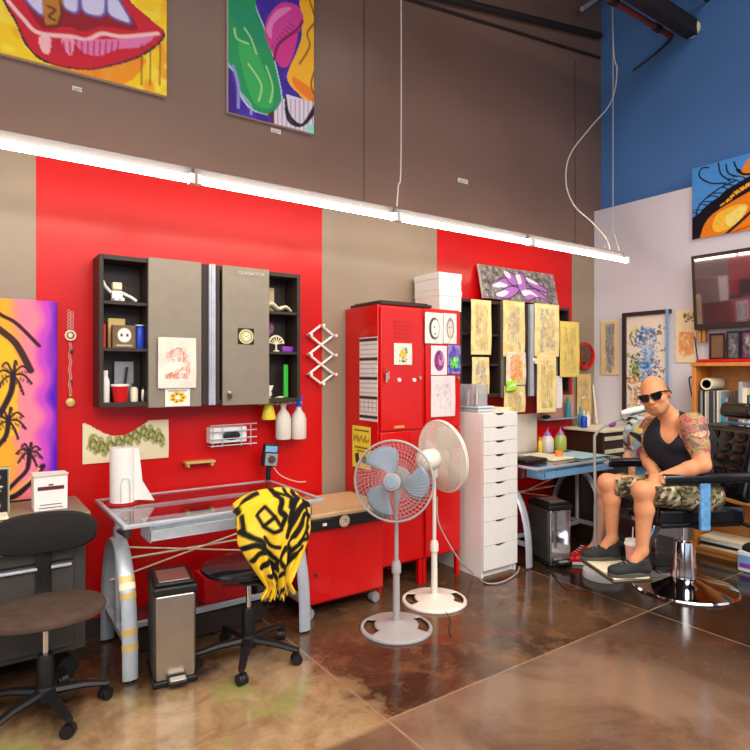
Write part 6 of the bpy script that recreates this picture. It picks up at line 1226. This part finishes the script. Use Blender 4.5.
MB().lathe([(0, pz[2]-.165), (.17, pz[2]-.165), (.18, pz[2]-.15), (.17, pz[2]-.115), (0, pz[2]-.11)]).build('seat', 'vinyl', **K); MB().tube([(0, 0, .04), (0, 0, pz[2]-.165)], .022).build('column', 'chrome', **K); MB().lathe([(0, 0), (.17, 0), (.165, .015), (.03, .04), (0, .04)]).build('base', 'black_metal', **K)
# loose red sneaker
h_, t_ = atZ(589, 560, 0), atZ(566, 564, 0); sn = empty('sneaker', tuple((h_+t_)/2), 0, 'red sneaker with a white sole lying on the floor left of the foot plate', 'shoe')
shoe(sn, np.array(h_)+RT*.02, np.array(h_)-RT*.20-FW*.10, .001, 'red_plastic', 'white', toplevel=True)
# ================================================================ FLOOR LAMP, CUP
b0 = atZ(603, 577, 0); pl_ = atZ(595.5, 576, 0); t = empty('magnifier_lamp', tuple(b0), 0, 'grey floor lamp with a bent arm and white and teal head beside the man', 'lamp'); K = dict(parent=t)
MB().lathe([(0, 0), (.135, 0), (.14, .008), (.135, .05), (.10, .062), (0, .065)], tuple(b0), n=40).build('base', 'white_gloss', **K)
dp = pl_.x*FX+pl_.y*FY
MB().tube([(pl_.x, pl_.y, .06), (pl_.x, pl_.y, .5)], .013, 14).build('lower_pole', 'fan_grey', **K)
ap = [Vector((pl_.x, pl_.y, .5)), at(594.5, 444, dp), at(596, 434, dp), at(603, 427, dp), at(612, 422, dp), at(622, 418, dp)]
MB().tube(smooth(ap), .010, 12).build('arm', 'fan_grey', **K)
MB().lathe([(0, -.02), (.02, -.02), (.02, .02), (0, .02)], tuple(at(624, 416.5, dp)), tuple(FW), 16).build('joint', 'fan_grey', **K)
h0, h1 = at(621, 413.5, dp), at(645, 408, dp-.02); MB().tube([h0, h0*.7+h1*.3, h0*.3+h1*.7, h1], [.022, .034, .034, .024], 20, flat=(1, .75)).build('lamp_head', 'white_gloss', **K)
q0, q1 = h0*.62+h1*.38, h1; MB().tube([Vector(q0)+Vector((0, 0, -.012)), Vector(q1)+Vector((0, 0, -.010))], [.031, .025], 16, flat=(1, .7)).build('teal_cover', 'teal', label='teal underside', **K)
q = A(632.5, 562, 3.76); t = empty('paper_cup', (q[0], q[1], .2125), 0, 'pink drink cup with a white lid and straw between the shoes on the foot plate', 'cup'); K = dict(parent=t, world=False)
MB().lathe([(0, 0), (.032, 0), (.045, .145), (0, .146)], n=28).build('cup', 'pink', **K); MB().lathe([(0, .145), (.05, .145), (.05, .155), (.046, .158), (.044, .178), (0, .180)], n=28).build('lid', 'white', **K); MB().tube([(0, 0, .17), (.006, 0, .255)], .0035, 8).build('straw', 'white', **K)
